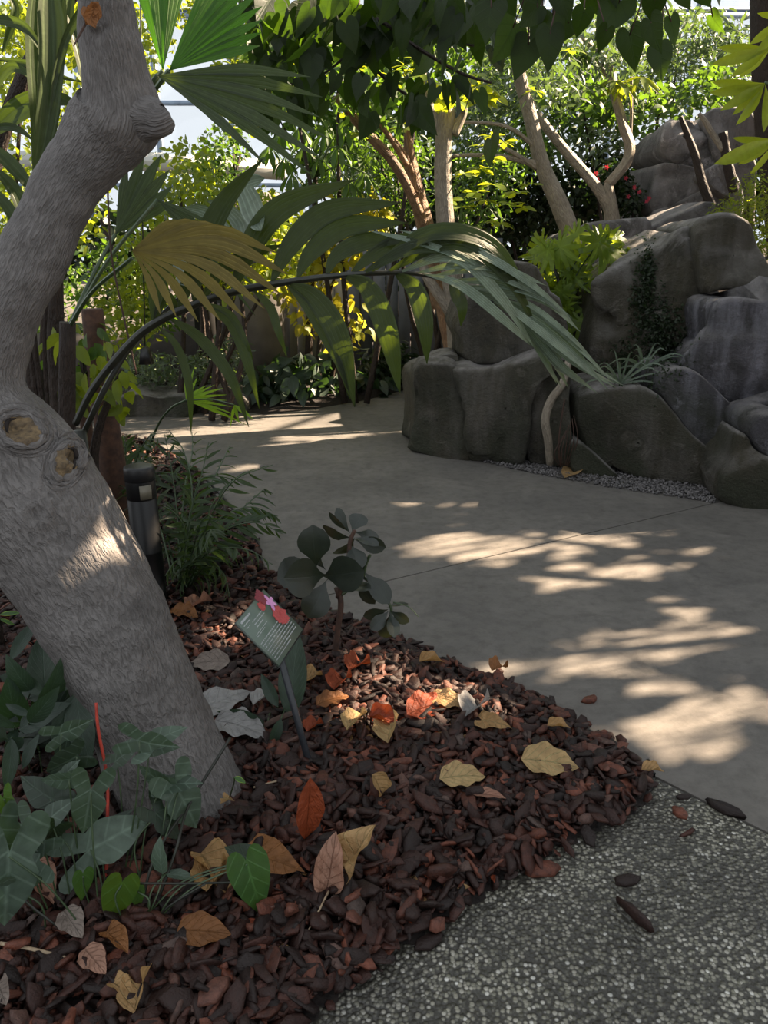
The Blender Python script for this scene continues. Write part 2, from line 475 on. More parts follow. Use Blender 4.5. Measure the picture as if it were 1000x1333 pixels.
M['bgbark'] = bark_mat('pale_bark', (158, 148, 132), (128, 118, 104), (84, 74, 64), .6)
M['tanbark'] = bark_mat('tan_bark', (146, 116, 88), (112, 86, 64), (68, 52, 40), .6)
M['darkbark'] = bark_mat('dark_bark', (60, 48, 40), (44, 34, 28), (22, 18, 15), .7)
M['twig'] = plain_mat('twig', (78, 54, 42), (48, 34, 28), 60, .7)
M['drystem'] = plain_mat('dry_stem', (178, 158, 130), (130, 108, 84), 60, .6)
M['stemdark'] = plain_mat('dark_petiole', (42, 44, 34), (26, 28, 22), 30, .45)
M['stemgreen'] = plain_mat('green_petiole', (66, 84, 52), (46, 62, 40), 30, .45)
M['red'] = plain_mat('red_stick', (190, 62, 42), (150, 44, 30), 40, .5)
M['rock'] = rock_mat('sculpted_grey_rock', (72, 66, 52), (48, 45, 36), (62, 56, 40), (104, 100, 94))
M['rockblue'] = rock_mat('bluish_grey_rock', (86, 83, 86), (60, 58, 63), (68, 66, 72), (150, 149, 160))
M['rockpale'] = rock_mat('pale_grey_rock', (118, 114, 114), (92, 88, 90), (102, 98, 98), (146, 142, 144))
M['gravel'] = plain_mat('grey_gravel', (120, 116, 116), (70, 68, 68), 10, .8, .3, .003, rnd_obj=True)
M['black'] = plain_mat('black_painted_metal', (17, 18, 19), (12, 12, 14), 20, .42, .05)
M['lens'] = plain_mat('frosted_lens', (122, 116, 100), (100, 96, 84), 30, .35, .05)
# leaves
M['palm'] = leaf_mat('palm_leaflet', (32, 40, 28), (48, 58, 34), (120, 146, 30), .34, .45, 'stripe', 6, .28)
M['palmgrey'] = leaf_mat('grey_green_palm_leaflet', (88, 104, 92), (120, 134, 116), (130, 150, 70), .25, .45, 'stripe', 5)
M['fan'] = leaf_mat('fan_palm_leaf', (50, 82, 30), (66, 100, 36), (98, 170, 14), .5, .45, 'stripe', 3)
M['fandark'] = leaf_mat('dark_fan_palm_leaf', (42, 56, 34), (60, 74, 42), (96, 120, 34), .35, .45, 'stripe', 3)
M['fanbrown'] = leaf_mat('olive_fan_palm_leaf', (104, 94, 46), (128, 114, 58), (176, 156, 60), .5, .5, 'stripe', 3)
M['fanlime'] = leaf_mat('lime_fan_palm_leaf', (110, 150, 30), (130, 170, 40), (190, 225, 30), .5, .45, 'stripe', 3)
M['clusia'] = leaf_mat('thick_dark_leaf', (30, 38, 33), (44, 52, 45), (120, 130, 60), .08, .33, 'none', 4, .5)
M['arrow'] = leaf_mat('arrowhead_leaf', (54, 68, 58), (88, 104, 90), (110, 150, 50), .18, .42, 'pinnate', 5)
M['arrowdark'] = leaf_mat('dark_arrowhead_leaf', (34, 46, 36), (46, 60, 48), (90, 120, 40), .2, .42, 'pinnate', 5)
M['arrowgreen'] = leaf_mat('bright_arrowhead_leaf', (48, 80, 40), (64, 98, 48), (150, 190, 50), .22, .42, 'pinnate', 5, edge=(160, 200, 60))
M['arrowspot'] = leaf_mat('yellowing_arrowhead_leaf', (50, 84, 34), (70, 100, 40), (170, 190, 30), .3, .42, 'pinnate', 5, edge=(150, 170, 50))
M['under'] = leaf_mat('understory_leaf', (40, 54, 46), (62, 78, 64), (90, 130, 50), .2, .42, 'pinnate', 9)
M['parlor'] = leaf_mat('parlour_palm_leaflet', (26, 40, 26), (48, 66, 38), (120, 156, 56), .28, .45, 'stripe', 1)
M['headleaf'] = leaf_mat('overhanging_leaf', (16, 26, 12), (28, 42, 16), (84, 118, 20), .38, .5, 'pinnate', 5, .3, dots=None)
M['canopy'] = leaf_mat('canopy_leaf', (34, 54, 26), (52, 72, 32), (70, 104, 24), .2, .5, 'none')
M['yellowgreen'] = leaf_mat('yellow_green_leaf', (70, 92, 30), (116, 134, 46), (186, 200, 40), .45, .5, 'none')
M['lime'] = leaf_mat('lime_leaf', (92, 118, 28), (140, 160, 48), (214, 222, 44), .5, .45, 'none')
M['yellow'] = leaf_mat('yellow_leaf', (160, 156, 50), (120, 134, 44), (226, 216, 60), .5, .5, 'none')
M['bggreen'] = leaf_mat('mid_green_leaf', (52, 78, 36), (86, 108, 58), (120, 160, 40), .4, .5, 'none')
M['bggrey'] = leaf_mat('grey_green_leaf', (78, 92, 74), (120, 134, 112), (120, 150, 60), .32, .45, 'none')
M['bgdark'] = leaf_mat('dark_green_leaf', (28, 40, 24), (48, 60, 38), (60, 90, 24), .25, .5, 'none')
M['monstera'] = leaf_mat('split_leaf', (30, 60, 20), (124, 148, 50), (190, 212, 50), .42, .4, 'pinnate', 4)
M['flower'] = leaf_mat('red_petal', (190, 60, 84), (170, 44, 66), (230, 60, 70), .4, .5, 'none')
def dry(name, a, b, t): return leaf_mat(name, a, b, t, .3, .55, 'pinnate', 6, .3, bumpk=2.5)
M['drytan'] = dry('dry_tan_leaf', (176, 138, 92), (196, 160, 112), (210, 160, 90))
M['dryyellow'] = dry('dry_yellow_leaf', (190, 158, 110), (206, 178, 128), (214, 176, 110))
M['drybrown'] = dry('dry_brown_leaf', (132, 88, 52), (156, 106, 64), (180, 110, 50))
M['dryorange'] = dry('dry_orange_leaf', (142, 66, 42), (160, 80, 50), (190, 84, 36))
M['drygrey'] = dry('dry_grey_leaf', (140, 126, 116), (164, 150, 140), (150, 130, 110))
M['silver'] = dry('dry_silver_leaf', (190, 188, 186), (160, 158, 156), (180, 176, 170))
M['drypink'] = dry('dry_pink_leaf', (186, 146, 124), (166, 122, 102), (200, 130, 100))

# ================================================================== GROUND
def clip_poly(poly, p, n, keep=1):
    """keep the side of poly where (x-p).n*keep >= 0"""
    out = []
    for i in range(len(poly)):
        a, b = poly[i], poly[(i+1) % len(poly)]
        da, db = np.dot(a-p, n)*keep, np.dot(b-p, n)*keep
        if da >= 0: out.append(a)
        if da*db < 0: out.append(a+(b-a)*(da/(da-db)))
    return out
def slab(name, poly, z0, z1, mat, kind='structure', parent=None):
    n = len(poly); V = [(p[0], p[1], z1) for p in poly]+[(p[0], p[1], z0) for p in poly]
    me = bpy.data.meshes.new(name)
    me.from_pydata(V, [], [tuple(range(n)), tuple(range(2*n-1, n-1, -1))]+[(i, i+n, (i+1) % n+n, (i+1) % n) for i in range(n)])
    me.materials.append(mat); o = link(name, me, parent)
    if kind: o['kind'] = kind
    return o
rect = [np.array(p, float) for p in ((-4.2, -2), (12, -2), (12, 13), (-4.2, 13))]
def line(a, b):
    A = G(*a)[:2]; B = G(*b)[:2]; t = nrm(B-A); return A, np.array([-t[1], t[0]])
pA, nA = line((500, 757), (930, 655))
pB, nB = line((830, 1000), (1000, 1085))
gap = .005
far = clip_poly(rect, pA+nA*gap, nA, 1)
mid = clip_poly(clip_poly(rect, pA-nA*gap, nA, -1), pB+nB*gap, nB, 1)
near = clip_poly(rect, pB-nB*gap, nB, -1)
slab('ground', [np.array(p, float) for p in ((-14, -4), (14, -4), (14, 24), (-14, 24))], -.3, -.03, M['soil'])
slab('floor_path_far', far, -.05, 0, M['concrete'])
slab('floor_path_middle', mid, -.05, 0, M['concrete'])
slab('floor_aggregate', near, -.05, 0, M['agg'])

# mulch bed
bed_px = [(380, 1345), (520, 1240), (640, 1160), (705, 1118), (790, 1075), (846, 1045), (850, 1018), (830, 1000), (760, 952), (700, 915), (630, 885), (560, 858), (480, 820), (400, 785), (345, 745), (330, 700), (260, 620), (195, 575), (150, 560)]
bed = [G(*p)[:2] for p in bed_px]+[np.array(p, float) for p in ((-3.0, 7.2), (-4.2, 6.5), (-4.2, -.5), (-.6, -.5), (-.35, .7))]
bedA = np.array(bed)
def inside(x, y, P=bedA):
    c = np.zeros(np.shape(x), bool); n = len(P)
    for i in range(n):
        x1, y1 = P[i]; x2, y2 = P[(i+1) % n]
        if y1 != y2:
            c ^= ((y1 > y) != (y2 > y)) & (x < (x2-x1)*(y-y1)/(y2-y1)+x1)
    return c
def edge_dist(x, y, P=bedA):
    d = np.full(np.shape(x), 1e9)
    for i in range(len(P)):
        a = P[i]; b = P[(i+1) % len(P)]; ab = b-a; t = np.clip(((x-a[0])*ab[0]+(y-a[1])*ab[1])/(ab@ab), 0, 1)
        d = np.minimum(d, np.hypot(x-a[0]-t*ab[0], y-a[1]-t*ab[1]))
    return d
def bed_z(x, y):
    x = np.asarray(x, float); y = np.asarray(y, float); ins = inside(x, y); d = edge_dist(x, y)
    return np.where(ins, .004+.05*(1-np.exp(-d/.16))+.012*np.sin(x*7+y*3)*np.minimum(1, d*4)*np.cos(y*5.5), 0.0)
gx = np.arange(-4.3, 1.2, .04); gy = np.arange(-.6, 7.5, .04); X, Y = np.meshgrid(gx, gy); Z = bed_z(X, Y)
idx = np.arange(X.size).reshape(X.shape); q = np.stack([idx[:-1, :-1], idx[:-1, 1:], idx[1:, 1:], idx[1:, :-1]], -1).reshape(-1, 4)
cx = (X[:-1, :-1]+.02).ravel(); cyy = (Y[:-1, :-1]+.02).ravel(); q = q[inside(cx, cyy)]
o = part('floor_planting_bed', np.stack([X.ravel(), Y.ravel(), Z.ravel()-.003], 1), q, M['soil'], origin=np.zeros(3)); o['kind'] = 'structure'
def GB(px, py, up=0.0):
    """pixel -> point on the bed surface"""
    p = G(px, py, .05)
    for _ in range(4): p = G(px, py, float(bed_z(p[0], p[1]))+up)
    return p
# black edging strip along the upper margin of the bed
ed = [G(*p)[:2] for p in [(852, 1012), (830, 998), (760, 950), (700, 913), (630, 883), (560, 856), (480, 818), (400, 783), (345, 743), (330, 698), (260, 618), (195, 573)]]
ed = smooth(np.array(ed), 5); V = []; F = []
for i, p in enumerate(ed):
    t = nrm(ed[min(i+1, len(ed)-1)]-ed[max(i-1, 0)]); n = np.array([-t[1], t[0]])*.004
    for s_, z in ((1, -.02), (1, .016), (-1, .016), (-1, -.02)): V.append((p[0]+s_*n[0], p[1]+s_*n[1], z))
for i in range(len(ed)-1):
    for k in range(4): F.append((i*4+k, i*4+(k+1) % 4, i*4+4+(k+1) % 4, i*4+4+k))
o = part('trim_bed_edging', V, np.array(F), M['edge'], sm=False); o['kind'] = 'structure'

# far planting beds behind the path (left back and back)
def mound(name, px, h, mat):
    P = np.array([G(*p)[:2] if len(p) == 2 and abs(p[1]) > 30 else np.array(p) for p in px]); c = P.mean(0); n = len(P); V = []; F3 = []; F4 = []
    K = 5
    for k in range(K+1):
        t = 1-k/K
        for p in P:
            qd = c+(p-c)*t; V.append((qd[0], qd[1], -.02+h*(1-t)**.4*(1 if k else 0)+(.02 if k else 0)))
    for k in range(K):
        for i in range(n): F4.append((k*n+i, k*n+(i+1) % n, (k+1)*n+(i+1) % n, (k+1)*n+i))
    o = part(name, V, np.array(F4), mat); o['kind'] = 'structure'
    return o
mound('floor_back_bed', [(523, 509), (470, 523), (400, 535), (330, 543), (-2.6, 8.4), (-4, 9.5), (-6, 16), (9, 16), (9, 10.2), (3, 9.6)], .12, M['soil'])
mound('floor_left_back_bed', [(150, 548), (-3.3, 7.35), (-8, 7.4), (-8, 4), (-4.3, 4), (-4.2, 6.8)], .1, M['soil'])

# ================================================================== BARK CHIPS
def chip_template(seed):
    r = np.random.default_rng(seed); n = 6; V = []; a0 = r.uniform(0, 6.28)
    el = [1.4, 1.9, 2.6, 1.3, 3.6, 2.1, 1.6, 3.0, 2.3, 1.8][seed % 10]
    ra = 1+r.uniform(-.28, .28, n)
    sl = r.normal(0, .22, 2)
    for z, s_ in ((-.17, .9), (.0, 1.), (.17, .86)):
        for k in range(n):
            a = a0+2*math.pi*(k+r.uniform(-.05, .05))/n; rr = ra[k]*s_*(1+r.normal(0, .05))
            V.append((math.cos(a)*rr*.5*el**.5, math.sin(a)*rr*.5/el**.5, z+r.normal(0, .03)+(sl[0]*math.cos(a)+sl[1]*math.sin(a))*.3*(z > -.1)))
    V += [(0, 0, .18), (0, 0, -.2)]
    F4 = []; F3 = []
    for L_ in range(2):
        for k in range(n): F4.append((L_*n+k, L_*n+(k+1) % n, L_*n+n+(k+1) % n, L_*n+n+k))
    for k in range(n): F3 += [(2*n+k, 2*n+(k+1) % n, 3*n), ((k+1) % n, k, 3*n+1)]
    V = np.array(V); return V, [np.array(F4, np.int32), np.array(F3, np.int32)], V[:, :2].copy()
CH = [chip_template(i) for i in range(10)]
def chips():
    n = 42000; x = rng.uniform(-3.2, 1.15, n); y = rng.uniform(.75, 6.5, n)
    x = np.r_[x, rng.uniform(-1.7, 1.1, 16000)]; y = np.r_[y, rng.uniform(.8, 3.0, 16000)]; n = len(x)
    keepd = rng.random(n) < np.clip((3.2/np.maximum(y, .8))**1.6, .12, 1)
    x, y = x[keepd], y[keepd]
    ins = inside(x, y); d = edge_dist(x, y)
    ok = (ins & (d > .012)) | (~ins & (d < .05) & (rng.random(len(x)) < np.exp(-d/.012)*.3))
    x, y = x[ok], y[ok]; P = np.stack([x, y, np.zeros_like(x)], 1); P[:, 2] = bed_z(x, y)
    v, sx, sy, dz = in_view(P+[0, 0, .04], 60); P = P[v]
    n = len(P); size = rng.gamma(3, .0095, n)+.009; size = np.clip(size, .012, .06)
    near_front = P[:, 1] < 1.9; size[near_front] *= rng.uniform(.9, 1.15, near_front.sum())
    P[:, 2] += size*.12+rng.uniform(0, .036, n)
    a = rng.uniform(0, 6.28, n); tx = rng.normal(0, .6, n); ty = rng.normal(0, .5, n)
    d = edge_dist(P[:, 0], P[:, 1]); ins = inside(P[:, 0], P[:, 1])
    R = np.zeros((n, 3, 3))
    for i in range(n):
        R[i] = np.array(Matrix.Rotation(a[i], 3, 'Z') @ Matrix.Rotation(tx[i], 3, 'X') @ Matrix.Rotation(ty[i], 3, 'Y'))
    M3 = R*size[:, None, None]; M3[:, :, 2] *= rng.uniform(.35, .95, n)[:, None]
    kind = rng.integers(0, len(CH), n)
    score = size/P[:, 1]*(1+8*(P[:, 2]-bed_z(P[:, 0], P[:, 1]))); v, sx, sy, _ = in_view(P, -5); score *= v
    big = np.argsort(-score)[:300]
    mes = [make_mesh('bark_chip', c[0], c[1], None, None, M['chip'], False) for c in CH]
    for i in big:
        m = Matrix.Identity(4)
        P[i][2] += .006
        for r_ in range(3):
            for c_ in range(3): m[r_][c_] = M3[i][r_][c_]
            m[r_][3] = P[i][r_]
        dd = float(edge_dist(P[i][0], P[i][1])); bx, by = P[i][0], P[i][1]
        if dd < .1 or not inside(bx, by): lab, gr = 'small dark bark chip along the very edge of the mulch bed', 'bark chips along the bed edge'
        elif sx[i] < 330: lab, gr = 'small dark bark chip among the vine leaves in the lower left mulch', 'bark chips among the vine leaves'
        elif sy[i] > 1160: lab, gr = 'small dark bark chip in the nearest mulch at the bottom of the photo', 'bark chips at the bottom of the photo'
        else: lab, gr = 'small dark red-brown bark chip in the open middle of the mulch bed', 'bark chips in the middle of the bed'
        tag(link('bark_chip', mes[kind[i]], None, m), lab, 'bark chip', gr)
    rest = np.setdiff1d(np.arange(n), big); gs = []
    for k in range(len(CH)):
        s_ = rest[kind[rest] == k]; g = inst(CH[k], M3[s_], P[s_]); gs.append(g)
    V = []; F4 = []; F3 = []; T = []; off = 0
    for g in gs: V.append(g[0]); F4.append(g[1][0]+off); F3.append(g[1][1]+off); T.append(g[3]); off += len(g[0])
    o = part('bark_mulch', np.vstack(V), [np.vstack(F4), np.vstack(F3)], M['chip'], tint=np.concatenate(T), sm=False, origin=np.zeros(3))
    tag(o, 'dark red-brown bark mulch covering the planting bed', 'mulch', None, 'stuff')
    return mes
chip_me = chips()
# loose chips on the paving
for k, (px, py, s_, lab) in enumerate([
    (769, 911, .05, 'lone dark bark chip lying out on the smooth sunlit path'),
    (648, 876, .04, 'small bark chip beside a dry leaf stalk at the upper edge of the bed'),
    (945, 1053, .06, 'reddish bark chip on the paving just right of the bed corner'),
    (885, 1058, .045, 'narrow bark chip on the joint line right of the bed corner'),
    (895, 1084, .028, 'small bark chip below the joint line on the pebbled paving'),
    (890, 1037, .03, 'tiny bark chip on the paving by the joint line'),
    (816, 1147, .045, 'flat bark chip on the pebbled paving below the bed corner'),
    (828, 1190, .07, 'long splinter of bark standing slanted on the pebbled paving'),
    (705, 1132, .06, 'chunky bark nugget at the lower edge of the bed on the paving'),
    (560, 1225, .05, 'curled bark chip spilling over the lower bed edge')]):
    p = G(px, py, s_*.15); a = [.3, 1, -.6, -.8, .5, .2, .1, -1.1, .1, .5][k]
    m = Matrix.Translation(Vector(p)) @ Matrix.Rotation(a, 4, 'Z') @ Matrix.Diagonal((s_*1.2, s_*(.5 if k == 7 else 1), s_, 1))
    tag(link('bark_chip', chip_me[k % 10], None, m), lab, 'bark chip')

# ================================================================== BIG LEANING TREE
def fbm(v, s_): return noise.fractal(Vector(v)*s_, 1.0, 2.0, 4)
def leaning_tree():
    base = GB(236, 1052); T0 = thing('leaning_tree', base, 'thick grey wrinkled tree trunk leaning left out of the mulch bed', 'tree')
    L = [(262, 1120, 190, 1.86), (238, 1050, 172, 1.88), (205, 960, 150, 1.93), (158, 850, 152, 1.98), (92, 730, 170, 2.02), (38, 645, 182, 2.05), (2, 580, 172, 2.08), (-24, 505, 112, 2.1), (-8, 430, 98, 2.13), (30, 360, 88, 2.16),
         (62, 292, 80, 2.18), (100, 225, 84, 2.2), (138, 176, 102, 2.2), (156, 142, 104, 2.18), (152, 104, 80, 2.16), (140, 40, 70, 2.14), (134, -20, 66, 2.12), (128, -90, 62, 2.1), (110, -250, 54, 2.1)]
    pts, rad = px_path(L, 14); ns = 120
    V, F, U = tube_geo(pts, rad, ns, False)
    V = V.copy(); n = len(pts); kn = np.zeros(len(V))
    cen = np.repeat(pts, ns+1, axis=0); dirs = V-cen; rr = np.linalg.norm(dirs, axis=1); dirs /= rr[:, None]
    # knots: (px,py,radius m, bulge)
    knots = [(22, 555, .055, .022, .8), (92, 596, .034, .022, .9), (62, 622, .022, .008, .2), (76, 700, .02, -.012, 0), (48, 668, .03, .010, .0), (204, 158, .03, .0, 0), (122, 28, .022, -.010, .6)]
    KP = []
    for (px, py, r_, b, c_) in knots:
        # nearest vertex facing the camera
        qv, sx, sy, z = in_view(V, 500); facing = (dirs@nrm(-FWD)) > .1
        d = np.hypot(sx-px, sy-py)+(~facing)*1e4; KP.append((V[d.argmin()], r_, b, c_))
    for i in range(len(V)):
        p = V[i]; h = .010*fbm(p, 3.5)+.004*fbm(p, 14)
        swell = 0
        for kp, r_, b, c_ in KP:
            d = np.linalg.norm(p-kp)
            if d < r_*3:
                swell += b*math.exp(-((d-r_)/(r_*.42))**2)-b*1.1*math.exp(-(d/(r_*.55))**2)
                h += .006*math.exp(-(d/(r_*1.4))**2)*fbm(p, 45)*(1 if c_ else .3)
                kn[i] = max(kn[i], c_*math.exp(-(d/(r_*.85))**4))
        V[i] = p+dirs[i]*(h+swell)
    part('trunk', V, F, M['trunk'], T0, uv=U, knot=kn, origin=base)
    # healed branch scars: a raised bark collar round bare wood, laid onto the trunk surface
    bpy.context.view_layer.update(); dg = bpy.context.evaluated_depsgraph_get()
    last = [None]
    def hit(px, py):
        d = Vector(ray(px, py)).normalized(); ok, loc, nn, _, ob, _ = scn.ray_cast(dg, Vector(CAM), d)
        if ok and ob.name == 'trunk' and nn.dot(d) < -.12: last[0] = (np.array(loc), np.array(nn))
        return last[0]
    mw = plain_mat('bare_wood', (126, 106, 76), (62, 52, 42), 60, .8, .9, .012); md = plain_mat('rotted_hollow', (36, 28, 24), (20, 16, 14), 40, .9, .6)
    for kx, ky, rx_, ry_, an, cr in ((28, 560, 30, 21, .25, 0), (86, 600, 17, 25, .5, 1)):
        hit(kx, ky)
        ca, sa = math.cos(an), math.sin(an)
        e = lambda r_, t: hit(kx+r_*(rx_*math.cos(t)*ca-ry_*math.sin(t)*sa), ky+r_*(rx_*math.cos(t)*sa+ry_*math.sin(t)*ca))
        for q, (rr_, th) in enumerate(((1.0, .011), (1.32, .007), (1.62, .004))):
            pl = [e(rr_, 6.283*k/28) for k in range(29)]
            if any(x is None for x in pl): continue
            R_ = [th*(.75+.5*abs(math.sin(k*1.9+q))) for k in range(29)]; R_[-1] = R_[0]
            V, F, U = tube_geo([x[0]-x[1]*th*.35 for x in pl], R_, 8)
            for i in range(len(V)): V[i] += .0035*fbm(V[i], 50)
            part('scar_collar', V, F, M['trunk'], T0, uv=U)
        ctr = e(0, 0); V = [ctr[0]+ctr[1]*.004]; K = 5
        for k in range(1, K+1):
            for j in range(24): x = e(k/K*.95, 6.283*j/24); V.append(x[0]+x[1]*(.004+.003*noise.noise(Vector(x[0])*60)))
        F4 = [(1+(k-1)*24+j, 1+k*24+j, 1+k*24+(j+1) % 24, 1+(k-1)*24+(j+1) % 24) for k in range(1, K) for j in range(24)]
        part('bare_wood', np.array(V), [np.array(F4, np.int32), np.array([(0, 1+j, 1+(j+1) % 24) for j in range(24)], np.int32)], mw, T0, label='bare tan wood inside the branch scar')
        pl = [e(.72, t) for t in (np.linspace(-2.2, .3, 12) if cr else np.linspace(2.4, 4.2, 10))]
        V, F, U = tube_geo([x[0]+x[1]*.004 for x in pl], .0065*np.sin(np.linspace(.25, 2.9, len(pl))), 7); part('crack', V, F, md, T0, uv=U, label='dark crescent crack in the branch scar')
    # broken stub at the bend
    s = [(150, 144, 50, 2.19), (172, 148, 74, 2.17), (190, 153, 60, 2.15), (202, 156, 46, 2.13), (209, 158, 40, 2.12), (211, 158, 34, 2.12), (206, 158, 26, 2.12), (200, 157, 14, 2.13)]
    pts, rad = px_path(s, 4); V, F, U = tube_geo(pts, rad, 20)
    for i in range(len(V)): V[i] += .006*fbm(V[i], 25)
    part('branch_stub', V, F, M['trunk'], T0, uv=U)
    # peeling flake on the upper trunk
    g = []
    for k, (a, b) in enumerate((((108, 8), (124, 30)), ((128, 2), (116, 32)), ((114, 20), (126, 6)))):
        V, F, U = grid_leaf(1, .6, 'oval', 5, 3, .3, .3, .1); m3, p = np_M(frame_M(at(*a, 2.02), at(*b, 2.0), .4)); g.append((V@m3.T+p, F, U))
    V, F, U, t = merge(g); part('bark_flake', V, F, M['drybrown'], T0, uv=U, tint=t)
    # thin side twig at the flake
    stem('twig', [(112, 30, 4, 2.03), (100, 52, 2.5, 2.0), (96, 60, 1.5, 1.99)], M['twig'], T0)
    return T0
leaning_tree()

# ================================================================== BOLLARD
def lathe(prof, ns=64):
    V = []; F = []; n = len(prof)
    for k in range(ns):
        a = 2*math.pi*k/ns
        for r_, z in prof: V.append((r_*math.cos(a), r_*math.sin(a), z))
    for k in range(ns):
        for j in range(n-1): F.append((k*n+j, ((k+1) % ns)*n+j, ((k+1) % ns)*n+j+1, k*n+j+1))
    return np.array(V), np.array(F, np.int32), np.array(V)[:, :2]
def bollard():
    b = G(203, 800); Yb = b[1]; top = at(184, 606, Yb)[2]; r_ = 19.5/1000*depth(at(184, 640, Yb)); b = at(184, 640, Yb); b[2] = .02
    T0 = thing('bollard_light', b, 'black cylindrical path light bollard with a pale window plate', 'bollard')
    H = top-.02
    V, F, U = lathe([(0.0001, 0), (r_*1.12, 0), (r_*1.12, .02), (r_*.97, .025), (r_*.97, H*.42), (r_*1.0, H*.43), (r_*1.0, H*.44), (r_*.97, H*.45), (r_*.97, H*.78), (r_*.93, H*.785), (r_*.93, H*.79), (r_*.97, H*.795), (r_*.97, H-.062)])
    part('post', V+b, F, M['black'], T0, uv=U, origin=b, sm=False)
    V, F, U = lathe([(r_*.9, H-.064), (r_*1.0, H-.058), (r_*1.0, H-.012), (r_*.96, H-.003), (r_*.8, H), (.0001, H+.001)])
    part('cap', V+b, F, plain_mat('cap_metal', (34, 34, 35), (26, 26, 28), 20, .4, .05), T0, uv=U)
    # curved window plate facing the path
    V = []; F = []; a0 = math.radians(-78)
    for i in range(9):
        a = a0+math.radians(46)*i/8
        for z in (H*.80, H-.075): V.append((b[0]+math.cos(a)*r_*1.01, b[1]+math.sin(a)*r_*1.01, b[2]+z))
    V += [(v[0]*.0+b[0]+(v[0]-b[0])*.95, b[1]+(v[1]-b[1])*.95, v[2]) for v in V]
    for i in range(8): F += [(2*i, 2*i+2, 2*i+3, 2*i+1), (18+2*i, 18+2*i+1, 18+2*i+3, 18+2*i+2), (2*i, 18+2*i, 20+2*i, 2*i+2), (2*i+1, 2*i+3, 21+2*i, 19+2*i)]
    part('window_plate', V, np.array(F), M['lens'], T0, label='pale frosted window plate')
bollard()

